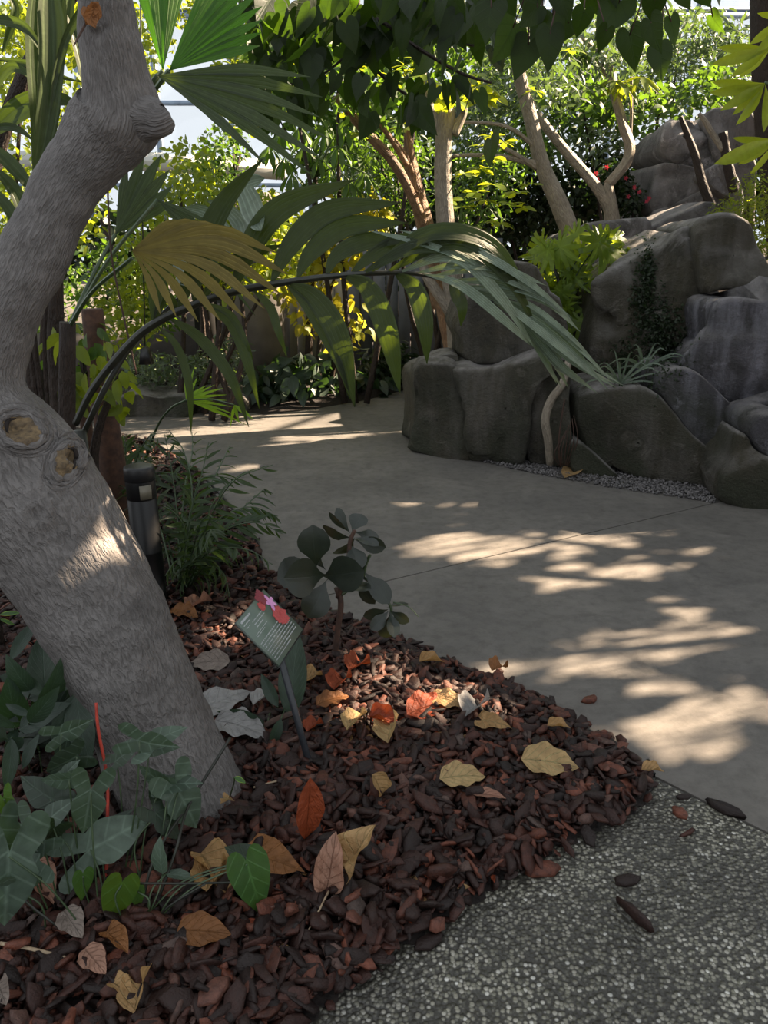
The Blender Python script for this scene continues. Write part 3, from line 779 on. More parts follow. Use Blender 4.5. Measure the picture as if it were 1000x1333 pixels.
# ================================================================== PLANT SIGN
def sign():
    Lc, Tc, Rc, Bc = [np.array(p) for p in ([-0.396, 1.843, 0.622], [-0.352, 2.057, 0.624], [-0.24, 2.038, 0.505], [-0.282, 1.822, 0.502])]
    u = Tc-Lc; v = Bc-Lc; n = nrm(np.cross(v, u)); 
    if n[2] < 0: n = -n
    foot = GB(405, 1003); T0 = thing('plant_sign', foot, 'small green plant label panel on a black stake in the mulch', 'sign')
    def quadbox(P, th, name, mat, parent, off=0.0, sub=None, label=None):
        P = [p+n*off for p in P]; V = P+[p-n*th for p in P]
        F = np.array([(0, 1, 2, 3), (7, 6, 5, 4)]+[(i, i+4, (i+1) % 4+4, (i+1) % 4) for i in range(4)])
        return part(name, V, F, mat, parent, sm=False, label=label)
    pt = lambda a, b: Lc+u*a+v*b
    pm = plain_mat('sign_green', (96, 110, 98), (88, 102, 92), 8, .35, 0)
    panel = quadbox([Lc, Tc, Rc, Bc], .004, 'panel', plain_mat('sign_edge', (70, 78, 72), None, 10, .4, 0), T0)
    quadbox([pt(.01, .01), pt(.99, .01), pt(.99, .99), pt(.01, .99)], .001, 'sign_face', pm, T0, .0012)
    quadbox([pt(-.01, 1.0), pt(1.01, 1.0), pt(1.01, 1.015), pt(-.01, 1.015)], .012, 'rim', M['black'], T0, .001)
    # rows of lettering (too small to read in the photograph)
    V = []; F = []
    def bar(a0, b0, a1, b1):
        k = len(V)
        for a, b in ((a0, b0), (a1, b0), (a1, b1), (a0, b1)): V.append(pt(a, b)+n*.0018)
        F.append((k, k+1, k+2, k+3))
    def row(b, a0, a1, h, wl=(.02, .07)):
        a = a0
        while a < a1-.01:
            w_ = min(rnd.uniform(*wl), a1-a)
            x = a
            while x < a+w_:      # letters of a word
                l_ = rnd.uniform(.007, .012); bar(x, b+rnd.uniform(0, h*.3), x+l_, b+h); x += l_+.004
            a += w_+.018
    row(.055, .07, .36, .042, (.2, .3)); row(.135, .07, .25, .018); row(.20, .07, .17, .012)
    for k in range(3): row(.20+.055*k, .26+.0*k, [.66, .62, .5][k], .018)
    row(.385, .12, .5, .012); row(.42, .12, .4, .012)
    for k in range(8): row(.53+.052*k, .06, [.84, .9, .93, .92, .94, .93, .9, .6][k], .018)
    part('lettering', V, np.array(F), plain_mat('lettering_white', (205, 208, 212), None, 5, .5, 0), T0, sm=False)
    # flowers
    def petals(ca, cb, r_, np_, mat, nm, wid=.55, off=.002):
        g = []; c = pt(ca, cb)+n*off; uu = nrm(u); vv = nrm(np.cross(n, uu))
        for k in range(np_):
            a = 6.283*k/np_+.3; d = uu*math.cos(a)+vv*math.sin(a); m3, p = np_M(frame_M(c, c+d*r_*(.8+.3*rnd.random()), 0, n)); V_, F_, U_ = grid_leaf(1, wid, 'oval', 4, 2, 0, 0); g.append((V_@m3.T+p+n*.0001*k, F_, U_))
        V_, F_, U_, t = merge(g); part(nm, V_, F_, mat, T0, uv=U_, tint=t)
    rm = plain_mat('print_red', (186, 74, 68), (150, 44, 50), 200, .4, 0); rm2 = plain_mat('print_dark_red', (134, 38, 52), (104, 26, 40), 200, .4, 0)
    petals(.80, .08, .032, 8, rm2, 'printed_flower', .7, .0016)
    petals(.66, .16, .018, 7, rm, 'printed_flower', .8, .0020)
    petals(.88, .24, .028, 5, plain_mat('print_pink', (216, 158, 200), (190, 120, 180), 100, .4, 0), 'printed_flower', .5, .0028)
    petals(.83, .51, .036, 16, rm, 'printed_flower', .5, .0022)
    # stake
    top = pt(.5, .62)-n*.008; w_ = .0145; th = .005
    d = nrm(top-foot); s_ = nrm(np.cross(d, nrm(CAM-foot))); s_ = nrm(s_*.92+np.cross(s_, d)*.38); t_ = np.cross(s_, d); V = []
    for P, ww in ((foot-d*.07, .2), (foot-d*.02, 1), (top, 1)):
        for a, b in ((-1, -1), (1, -1), (1, 1), (-1, 1)): V.append(P+s_*a*w_*ww*.62+t_*b*th)
    F = [(3, 2, 1, 0), (8, 9, 10, 11)]+[(j*4+i, j*4+(i+1) % 4, j*4+4+(i+1) % 4, j*4+4+i) for j in range(2) for i in range(4)]
    part('stake', V, np.array(F), plain_mat('stake_paint', (52, 55, 60), (40, 42, 46), 60, .35, .1), T0, sm=False)
sign()

# ================================================================== CLUSIA SAPLING
def sapling():
    Y0 = GB(437, 862)[1]; base = GB(437, 862)
    T0 = thing('rubber_plant_sapling', base, 'young plant with thick round dark leaves by the path edge', 'plant')
    stem('stem', [(435, 866, 9, Y0), (440, 820, 8, Y0), (444, 785, 8, Y0), (438, 765, 7, Y0)], M['twig'], T0)
    stem('stem', [(440, 778, 7, Y0), (452, 740, 6, Y0-.02), (456, 705, 6, Y0-.02), (462, 690, 5, Y0-.02)], M['twig'], T0)
    stem('stem', [(442, 775, 6, Y0), (470, 755, 5, Y0+.02), (476, 735, 5, Y0+.02), (482, 722, 4, Y0+.02)], M['stemgreen'], T0)
    stem('stem', [(474, 752, 4, Y0+.02), (492, 765, 4, Y0+.0), (508, 788, 4, Y0), (509, 800, 4, Y0)], M['stemgreen'], T0)
    stem('twig', [(512, 784, 2, Y0), (532, 790, 1.5, Y0), (545, 803, 1, Y0)], M['stemgreen'], T0)
    # base px, tip px, width ratio, roll, dY of tip
    L = [((456, 694), (432, 661), .42, .5, .02), ((456, 693), (424, 674), .2, 1.1, -.02), ((458, 693), (472, 664), .72, .2, .03), ((461, 692), (506, 706), .55, .7, .02), ((458, 700), (414, 694), .5, .9, .02),
         ((412, 738), (406, 690), .72, .15, -.03), ((424, 742), (404, 718), .5, .9, .03), ((414, 732), (356, 752), .68, -.35, -.02), ((424, 748), (380, 756), .78, .3, -.08), ((420, 750), (464, 748), .72, -.3, -.07),
         ((425, 755), (404, 806), .72, .25, -.05), ((462, 702), (500, 716), .55, -.4, -.03), ((462, 700), (440, 732), .5, .8, .02), ((455, 708), (470, 740), .8, .3, -.04), ((448, 736), (474, 752), .6, .6, -.03),
         ((474, 744), (510, 784), .46, .25, -.04), ((464, 756), (484, 792), .5, -.7, -.02), ((452, 764), (478, 758), .4, 1.1, -.05), ((460, 700), (492, 702), .4, 1.0, -.04),
         ((506, 793), (474, 806), .5, .5, -.02), ((506, 795), (486, 820), .6, .3, -.04), ((508, 795), (530, 812), .6, -.5, -.03), ((508, 796), (516, 826), .5, .4, -.05), ((508, 798), (504, 838), .62, .2, .0), ((502, 792), (532, 778), .22, 1.0, .02), ((424, 756), (454, 738), .4, -1.0, .0), ((455, 740), (462, 722), .9, .4, .0), ((420, 746), (398, 756), .5, .9, .03)]
    mes = {}
    for a, t, w_, ro, dY in L:
        key = round(w_, 1)
        if key not in mes:
            g = grid_leaf(1, max(.35, w_), 'obov', 9, 6, .12, .28, .01); mes[key] = make_mesh('leaf', g[0], g[1], g[2], None, M['clusia'])
        link('leaf', mes[key], T0, frame_M(at(*a, Y0-.01), at(*t, Y0+dY*2.0), ro))
    Yt = Y0
sapling()

# ================================================================== ARCHING PALM (big frond)
def big_palm():
    base = at(108, 545, 2.45); base[2] = at(118, 590, 2.45)[2]
    foot = GB(118, 600); foot = np.array([at(112, 560, 2.5)[0], 2.5, .03])
    T0 = thing('arching_palm', foot, 'palm with a long arching frond across the middle of the view', 'palm')
    # crown shaft hidden behind the leaning trunk
    pts = smooth(np.array([foot, foot+[-.01, 0, .35], at(104, 560, 2.5)]), 6); V, F, U = tube_geo(pts, np.linspace(.035, .02, len(pts)), 12); part('stem', V, F, M['stemdark'], T0, uv=U)
    Yr = lambda px: 2.5-.12*math.sin(max(0, min(1, (px-100)/700))*math.pi)+.25*max(0, (px-550)/250)
    rp = [(98, 552), (122, 505), (165, 452), (200, 422), (250, 398), (300, 381), (355, 370), (420, 361), (480, 356), (540, 356), (590, 368), (640, 392), (690, 425), (735, 462), (765, 487)]
    rw = [9, 10, 11, 11, 10.5, 10, 9, 8, 7, 6, 5.5, 5, 4, 3, 2]
    stem('rachis', [(a, b, w_, Yr(a)) for (a, b), w_ in zip(rp, rw)], M['stemdark'], T0, 8, 8)
    stem('petiole', [(104, 575, 8, 2.55), (118, 545, 8, 2.5), (140, 500, 8, 2.5), (170, 452, 7, 2.52), (205, 415, 6, 2.55), (250, 375, 5, 2.6), (300, 352, 4, 2.7), (345, 336, 3, 2.8)], M['stemdark'], T0)
    def lf(ps, w_, mat='palm', roll=0.0, dy=(0, -.05, 0), prof='lance', fold=.22):
        Y0 = Yr(ps[0][0]); P = [at(a, b, Y0+ (dy[min(i, len(dy)-1)] if i else 0)) for i, (a, b) in enumerate(ps)]
        W = w_*(1.0 if mat == 'palm' else .85)/1000*depth(P[len(P)//2]); V, F, U = blade(P, W, prof, 20, 8, fold, roll); part('leaflet', V, F, M[mat], T0, uv=U, tint=np.full(len(V), .2), origin=P[0])
    # rising leaflets
    up = [((198, 420), (212, 345), (236, 328), (278, 352), 25), ((252, 397), (262, 330), (292, 265), (342, 207), 30), ((305, 380), (322, 330), (366, 272), (462, 234), 34), ((352, 371), (380, 318), (430, 275), (524, 264), 30),
          ((386, 365), (405, 330), (450, 296), (530, 290), 28), ((424, 361), (440, 332), (480, 314), (545, 312), 24), ((455, 358), (490, 330), (540, 312), (610, 322), 22), ((200, 422), (214, 385), (228, 398), (244, 408), 14),
          ((262, 394), (290, 350), (330, 330), (372, 318), 18), ((232, 405), (252, 352), (262, 330), (300, 300), 22)]
    for a in up: lf(a[:4], a[4], 'palm', .25, (0, .03, .06, .02))
    # wide darker leaves of the second frond behind
    for a in [((340, 300), (325, 262), (318, 240), (345, 232), 36), ((300, 330), (290, 300), (268, 276), (240, 270), 26), ((318, 318), (312, 290), (290, 268), (270, 262), 26), ((280, 358), (310, 340), (330, 330), (350, 322), 14), ((240, 372), (232, 340), (215, 320), (195, 300), 22)]:
        lf(a[:4], a[4], 'palmgrey', .2, (.2, .25, .3, .3), 'oval')
    # dense right-hand leaflets sweeping over the tip
    R = [((480, 356), (560, 304), (640, 318), (690, 385), 24, 'palm'), ((500, 356), (590, 316), (660, 360), (700, 430), 22, 'palm'), ((470, 357), (540, 322), (600, 330), (640, 352), 20, 'palm'),
         ((520, 300), (600, 318), (680, 362), (745, 414), 14, 'palmgrey'), ((515, 356), (590, 335), (650, 385), (697, 455), 20, 'palmgrey'), ((540, 356), (600, 345), (660, 352), (712, 372), 15, 'palmgrey'), ((560, 360), (620, 352), (680, 372), (726, 398), 15, 'palmgrey'),
         ((580, 365), (640, 368), (700, 385), (745, 416), 15, 'palmgrey'), ((600, 372), (650, 378), (710, 392), (756, 432), 15, 'palmgrey'), ((480, 300), (560, 320), (640, 350), (700, 366), 12, 'palmgrey'), ((550, 356), (600, 372), (660, 420), (694, 452), 17, 'palmgrey'),
         ((620, 382), (670, 400), (730, 440), (792, 508), 15, 'palmgrey'), ((640, 392), (690, 425), (745, 470), (803, 505), 13, 'palmgrey'), ((650, 397), (690, 430), (730, 475), (778, 512), 13, 'palmgrey'), ((660, 403), (695, 440), (725, 475), (757, 500), 12, 'palmgrey'),
         ((670, 410), (700, 445), (722, 472), (740, 505), 12, 'palmgrey'), ((680, 418), (705, 440), (712, 470), (725, 500), 10, 'palmgrey'), ((600, 372), (650, 392), (720, 445), (786, 500), 13, 'palmgrey'), ((690, 425), (730, 455), (765, 482), (798, 498), 10, 'palmgrey'), ((630, 388), (690, 402), (750, 450), (800, 500), 9, 'palmgrey'), ((610, 376), (680, 392), (740, 436), (780, 478), 9, 'palmgrey'), ((655, 400), (700, 428), (760, 470), (812, 502), 8, 'palmgrey'), ((665, 407), (690, 440), (715, 480), (733, 506), 8, 'palmgrey'), ((640, 392), (680, 410), (716, 450), (748, 498), 9, 'palmgrey')]
    for a in R: lf(a[:4], a[4], a[5], .45, (0, -.05, -.02, .08))
    # drooping lit leaflets
    D = [((376, 369), (410, 388), (442, 440), (462, 530), 30), ((448, 359), (480, 376), (504, 430), (521, 512), 30), ((514, 356), (540, 376), (553, 420), (556, 474), 26), ((586, 366), (596, 385), (602, 400), (600, 425), 18), ((330, 378), (352, 400), (362, 430), (374, 465), 12),
         ((262, 396), (300, 420), (322, 470), (338, 533), 15), ((268, 394), (300, 410), (320, 445), (330, 470), 10), ((218, 412), (260, 440), (300, 490), (324, 556), 16), ((206, 425), (230, 450), (246, 500), (249, 566), 11), ((372, 369), (400, 400), (440, 470), (456, 520), 14)]
    for a in D: lf(a[:4], a[4], 'palm', -.15, (0, -.06, -.1, -.08), fold=.1)
    # lower petiole with a hanging tip on the left
    return T0
big_palm()

# ================================================================== FAN PALMS
def fan_leaf(parent, hub, segs, mat, join=.5, droop=.15, name='leaf', petiole=None, tw=1.0, Yd=0.0, hint=None, pm='stemgreen'):
    """hub (px,py,Y); segs: list of (angle_deg in picture, length_px, dY of the tip)"""
    H = at(*hub); o = bpy.data.objects.new(name, None); C.objects.link(o); Mx = Matrix.Translation(Vector(H))
    o.parent = parent; o.matrix_basis = WM[parent.name].inverted() @ Mx; WM[o.name] = Mx
    if petiole:
        pts, rad = px_path([petiole[0], *petiole[1:]], 6); V, F, U = tube_geo(pts, rad, 6); part('petiole', V, F, M[pm], o, uv=U, origin=pts[0])
    n = len(segs)
    for i, (a, L_, dY) in enumerate(segs):
        da = abs(segs[min(i+1, n-1)][0]-segs[max(i-1, 0)][0])/(2 if 0 < i < n-1 else 1)
        ar = math.radians(a); c, s_ = math.cos(ar), math.sin(ar)
        tip = at(hub[0]+c*L_, hub[1]-s_*L_+droop*L_, hub[2]+dY); midp = at(hub[0]+c*L_*.55, hub[1]-s_*L_*.55, hub[2]+dY*.5)
        W = 2*math.tan(math.radians(da)/2)*join*L_/1000*depth(H)*1.12*tw
        pf = lambda v: min(1, v/join) if v < join else max(0, (1-(v-join)/(1-join)))**.8
        V, F, U = blade([H, midp, tip], W, pf, 9, 4, .0, .12*(-1)**i, hint)
        V = V.copy()
        part('leaf_segment', V, F, M[mat], o, uv=U, tint=np.full(len(V), .1+.06*(i % 3)), origin=H)
    return o
def fan_palms():
    f = at(60, 540, 3.4); f[2] = .03
    T1 = thing('fan_palm', f, 'fan palm behind the leaning trunk with backlit green leaves', 'palm')
    pts = smooth(np.array([f, f+[.05, .02, .9], at(70, 330, 3.4)]), 6); V, F, U = tube_geo(pts, np.linspace(.05, .035, len(pts)), 12); part('stem', V, F, M['darkbark'], T1, uv=U)
    # bright fan top centre, hub (200,95)
    fan_leaf(T1, (212, 92, 3.2), [(104, 135, .1), (96, 140, .1), (88, 140, .1), (80, 138, .1)], 'fan', .8, 0, tw=1.1, petiole=[(70, 330, 8, 3.4), (140, 190, 7, 3.3), (212, 92, 6, 3.2)])
    fan_leaf(T1, (220, 92, 3.1), [(66, 150, .1), (60, 155, .1), (54, 158, .1), (48, 158, .1), (42, 155, .1), (36, 150, .1), (30, 142, .1), (24, 132, .1), (17, 124, .1)], 'fan', .72, .03, tw=1.05, petiole=[(70, 330, 8, 3.4), (150, 190, 7, 3.3), (220, 92, 6, 3.1)])
    # drooping half-shaded fan to the right, hub (215,100)
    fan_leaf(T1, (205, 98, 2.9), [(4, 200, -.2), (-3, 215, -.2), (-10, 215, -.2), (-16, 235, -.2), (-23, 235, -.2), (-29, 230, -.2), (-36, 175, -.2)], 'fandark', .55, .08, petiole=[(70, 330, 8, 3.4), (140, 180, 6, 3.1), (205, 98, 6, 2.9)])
    # olive underside fan, hub (185,310)
    T2f = at(70, 560, 3.0); T2f[2] = .03
    T2 = thing('fan_palm', T2f, 'fan palm with an olive drooping leaf left of centre, seen from beneath', 'palm')
    pts = smooth(np.array([T2f, T2f+[.0, .02, .5], at(88, 420, 3.0)]), 6); V, F, U = tube_geo(pts, np.linspace(.045, .03, len(pts)), 12); part('stem', V, F, M['darkbark'], T2, uv=U)
    fan_leaf(T2, (172, 326, 2.3), [(38, 100, .1), (30, 125, .1), (22, 155, .1), (14, 195, .1), (6, 205, .1), (-2, 195, .05), (-10, 175, .0), (-18, 155, .0), (-27, 130, 0), (-37, 108, 0), (-48, 86, -.05), (-60, 74, -.05)], 'fanbrown', .62, .26, petiole=[(88, 430, 6, 3), (120, 380, 5, 2.9), (172, 336, 5, 2.8)])
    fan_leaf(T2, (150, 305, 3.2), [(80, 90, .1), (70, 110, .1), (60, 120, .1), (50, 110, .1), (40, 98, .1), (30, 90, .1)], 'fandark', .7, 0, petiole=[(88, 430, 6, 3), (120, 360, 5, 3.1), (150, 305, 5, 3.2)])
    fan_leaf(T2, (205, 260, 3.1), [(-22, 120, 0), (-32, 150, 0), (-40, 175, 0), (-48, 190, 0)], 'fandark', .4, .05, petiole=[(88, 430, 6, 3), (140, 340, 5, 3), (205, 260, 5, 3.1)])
    # hanging vertical strips on the far left
    f3 = at(-60, 560, 2.7); f3[2] = .03
    T3 = thing('fan_palm', f3, 'dark palm at the left edge with long hanging straps crossing upward', 'palm')
    pts = smooth(np.array([f3, f3+[.0, .02, .8], at(-60, 100, 2.7), at(20, -60, 2.6)]), 6); V, F, U = tube_geo(pts, np.linspace(.045, .02, len(pts)), 12); part('stem', V, F, M['darkbark'], T3, uv=U)
    for k, (ps, w_) in enumerate([(((62, -40), (66, 60), (60, 150), (44, 250)), 30), (((50, -40), (46, 60), (50, 160), (46, 262)), 24), (((80, -40), (72, 80), (66, 170), (40, 240)), 18), (((96, -30), (84, 40), (70, 110), (60, 190)), 14),
            (((130, -20), (90, 40), (72, 100), (66, 150)), 9), (((88, 20), (104, 60), (112, 100), (116, 140)), 18), (((-20, 180), (30, 140), (70, 128), (112, 140)), 26), (((-10, 76), (40, 84), (80, 100), (110, 108)), 8), (((-20, 24), (20, 30), (40, 45), (60, 75)), 12), (((-10, 120), (10, 90), (30, 92), (50, 112)), 12),
            (((-20, 185), (10, 210), (36, 240), (50, 262)), 18), (((-10, 215), (20, 250), (30, 280), (36, 330)), 18), (((-20, 240), (4, 262), (20, 290), (26, 330)), 14), (((-15, 168), (10, 165), (30, 172), (45, 185)), 9), (((8, -10), (20, 10), (12, 40), (2, 70)), 10)]):
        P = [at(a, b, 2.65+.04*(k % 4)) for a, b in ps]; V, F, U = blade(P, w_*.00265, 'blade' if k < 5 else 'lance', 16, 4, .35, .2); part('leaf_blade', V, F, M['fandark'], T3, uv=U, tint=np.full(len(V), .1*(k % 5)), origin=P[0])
    # small lime fan low on the path
    f4 = at(172, 640, 4.2); f4 = G(192, 600); f4[2] = .02
    T4 = thing('fan_palm_seedling', f4, 'small lime green fan palm leaf on a thin stalk over the path', 'palm')
    fan_leaf(T4, (242, 521, 4.6), [(92, 44, .1), (84, 42, .1), (76, 48, .1), (64, 34, .1), (38, 34, .1), (30, 44, .1), (20, 52, .1), (10, 54, .0), (2, 54, 0), (-6, 60, 0), (-14, 66, 0), (-20, 84, 0)], 'fanlime', .45, .04, petiole=[(190, 596, 4, 5.2), (205, 555, 3, 4.9), (222, 532, 3, 4.7), (242, 521, 3, 4.6)])
    fan_leaf(T4, (305, 527, 4.5), [(-35, 30, 0), (-75, 24, 0), (-100, 28, 0)], 'fanlime', .3, .05, petiole=[(242, 521, 2, 4.6), (275, 520, 2, 4.55), (305, 527, 2, 4.5)])
fan_palms()

# ================================================================== PARLOUR PALM clump by the path
def pinnate_frond(parent, path, nlf, L0, wpx, mat, Yv, ang=48, droop=.25, stemw=3, name='frond', nsides=5, up=0.0):
    """path in (px,py,Y); leaflets both sides, L0 px at mid"""
    A = smooth(np.array([at(*p) for p in path]), 6); base = A[0]
    o = bpy.data.objects.new(name, None); C.objects.link(o); Mx = Matrix.Translation(Vector(base)); o.parent = parent; o.matrix_basis = WM[parent.name].inverted() @ Mx; WM[o.name] = Mx
    d = depth(A[len(A)//2]); V, F, U = tube_geo(A, np.linspace(stemw, stemw*.3, len(A))*d/2000, nsides); part('rachis', V, F, M['stemgreen'], o, uv=U, origin=base)
    L_ = np.r_[0, np.cumsum(np.linalg.norm(np.diff(A, axis=0), axis=1))]; L_ /= L_[-1]
    tmpl = grid_leaf(1, wpx/L0, 'lance', 5, 2, .35, .5); me = make_mesh('leaflet', tmpl[0], tmpl[1], tmpl[2], None, M[mat])
    pn = nrm(np.cross(A[-1]-A[0], [0, 0, 1.])+rng.normal(0, .5, 3))
    nv = nrm(np.cross(pn, A[-1]-A[0])); nv = nv if nv[2] > 0 else -nv
    for k in range(nlf):
        for s_ in (-1, 1):
            v = .22+.78*(k+.5*(s_ > 0)*.5)/nlf; v = min(v, .99)
            p = np.array([np.interp(v, L_, A[:, j]) for j in range(3)]); q = np.array([np.interp(min(1, v+.03), L_, A[:, j]) for j in range(3)]); p0 = np.array([np.interp(v-.03, L_, A[:, j]) for j in range(3)])
            t = nrm(q-p0); side = nrm(np.cross(t, nv))*s_; aa = math.radians(ang*(1-.55*v)+8)
            dr = nrm(t*math.cos(aa)+side*math.sin(aa)+nv*up+rng.normal(0, .09, 3)-np.array([0, 0, droop]))
            ln = L0/1000*d*math.sin(math.pi*min(.95, .25+.7*v))**.6*rng.uniform(.85, 1.1)
            link('leaflet', me, o, frame_M(p, p+dr*ln, rng.normal(0, .3), nv))
    return o
def parlour():
    base = G(235, 770, .04); T0 = thing('parlour_palm', base, 'bushy dark green parlour palm clump beside the black bollard', 'palm')
    fr = [((235, 765), (262, 700), (300, 630), (355, 605)), ((238, 765), (270, 690), (320, 660), (362, 672)), ((240, 768), (280, 700), (330, 680), (368, 695)), ((240, 770), (270, 720), (320, 715), (355, 735)), ((235, 765), (245, 680), (262, 620), (272, 575)), ((232, 765), (232, 690), (225, 620), (214, 565)),
          ((230, 765), (215, 690), (180, 620), (140, 590)), ((235, 770), (250, 720), (262, 680), (285, 660)), ((234, 768), (262, 660), (290, 600), (300, 578)), ((232, 768), (240, 640), (250, 590), (250, 562)), ((240, 775), (265, 740), (290, 745), (300, 780)), ((236, 775), (245, 740), (230, 730), (215, 750)),
          ((228, 765), (205, 680), (170, 640), (150, 630)), ((238, 770), (262, 705), (275, 690), (262, 720)), ((236, 765), (250, 650), (240, 590), (220, 560)), ((236, 765), (240, 690), (215, 660), (205, 680)), ((240, 770), (290, 690), (340, 640), (345, 640)), ((232, 765), (255, 640), (275, 620), (310, 625))]
    for i, p in enumerate(fr):
        Yb = base[1]; dY = [-.3, .2, -.1, -.4, .3, .5, .6, -.2, .6, .7, -.35, -.3, .5, -.4, .4, -.1, .4, .1][i]
        pinnate_frond(T0, [(a, b, Yb+dY*t) for (a, b), t in zip(p, (0, .5, .9, 1.1))], 11, 42, 7, 'parlor', Yb, droop=.3)
    # second clump farther along the bed
    b2 = G(165, 640, .05); T1 = thing('parlour_palm', b2, 'parlour palm clump behind the bollard at the bend of the bed', 'palm')
    for i in range(9):
        a = math.radians(30+120*i/8+rng.normal(0, 6)); L_ = rng.uniform(60, 95); dY = rng.uniform(-.5, .6)
        e = (165+math.cos(a)*L_, 640-math.sin(a)*L_*.9)
        pinnate_frond(T1, [(165, 640, b2[1]), ((165+e[0])/2, (640+e[1])/2-12, b2[1]+dY*.5), (e[0], e[1], b2[1]+dY)], 9, 30, 6, 'parlor', b2[1])
parlour()

# ================================================================== UNDERSTORY PLANTS AT THE LEFT FOOT
def placed_leaves(T0, rows, tm, mat, Yf, names='leaf', petioles=True, pmat='stemgreen', root=None):
    """rows: (attach px, tip px, roll, dYtip, lift, mat)"""
    for r_ in rows:
        a, t, ro, dY, mt = r_[:5]; Yb = r_[5] if len(r_) > 5 else Yf
        A = at(*a, Yb); Tp = at(*t, Yb+dY)
        me = cache.setdefault((id(tm), mt), make_mesh('leaf', tm[0], tm[1], tm[2], None, M[mt]))
        link(names, me, T0, frame_M(A, Tp, ro, sx=WX.get(mt, 1.0)*(1.3 if tm is TA else 1)))
        if petioles:
            R0 = (np.array(root) if root is not None else at(a[0]+10, a[1]+90, Yb)).astype(float)
            if len(r_) > 6: R0 = GB(*r_[6])
            mpt = (A+R0)/2+np.array([rng.normal(0, .015), 0, .03])
            pts = smooth(np.array([R0, mpt, A]), 6); V, F, U = tube_geo(pts, .0022, 5); part('petiole', V, F, M[pmat], T0, uv=U, origin=R0)
WX = {'arrowgreen': .8, 'arrowspot': .8}
cache = {}
TA = star_leaf(ARROW, 5, .18, .35, .012); TH_ = star_leaf(HASTATE, 5, .2, .3, .012); THT = star_leaf(HEART, 5, .15, .3, .01)
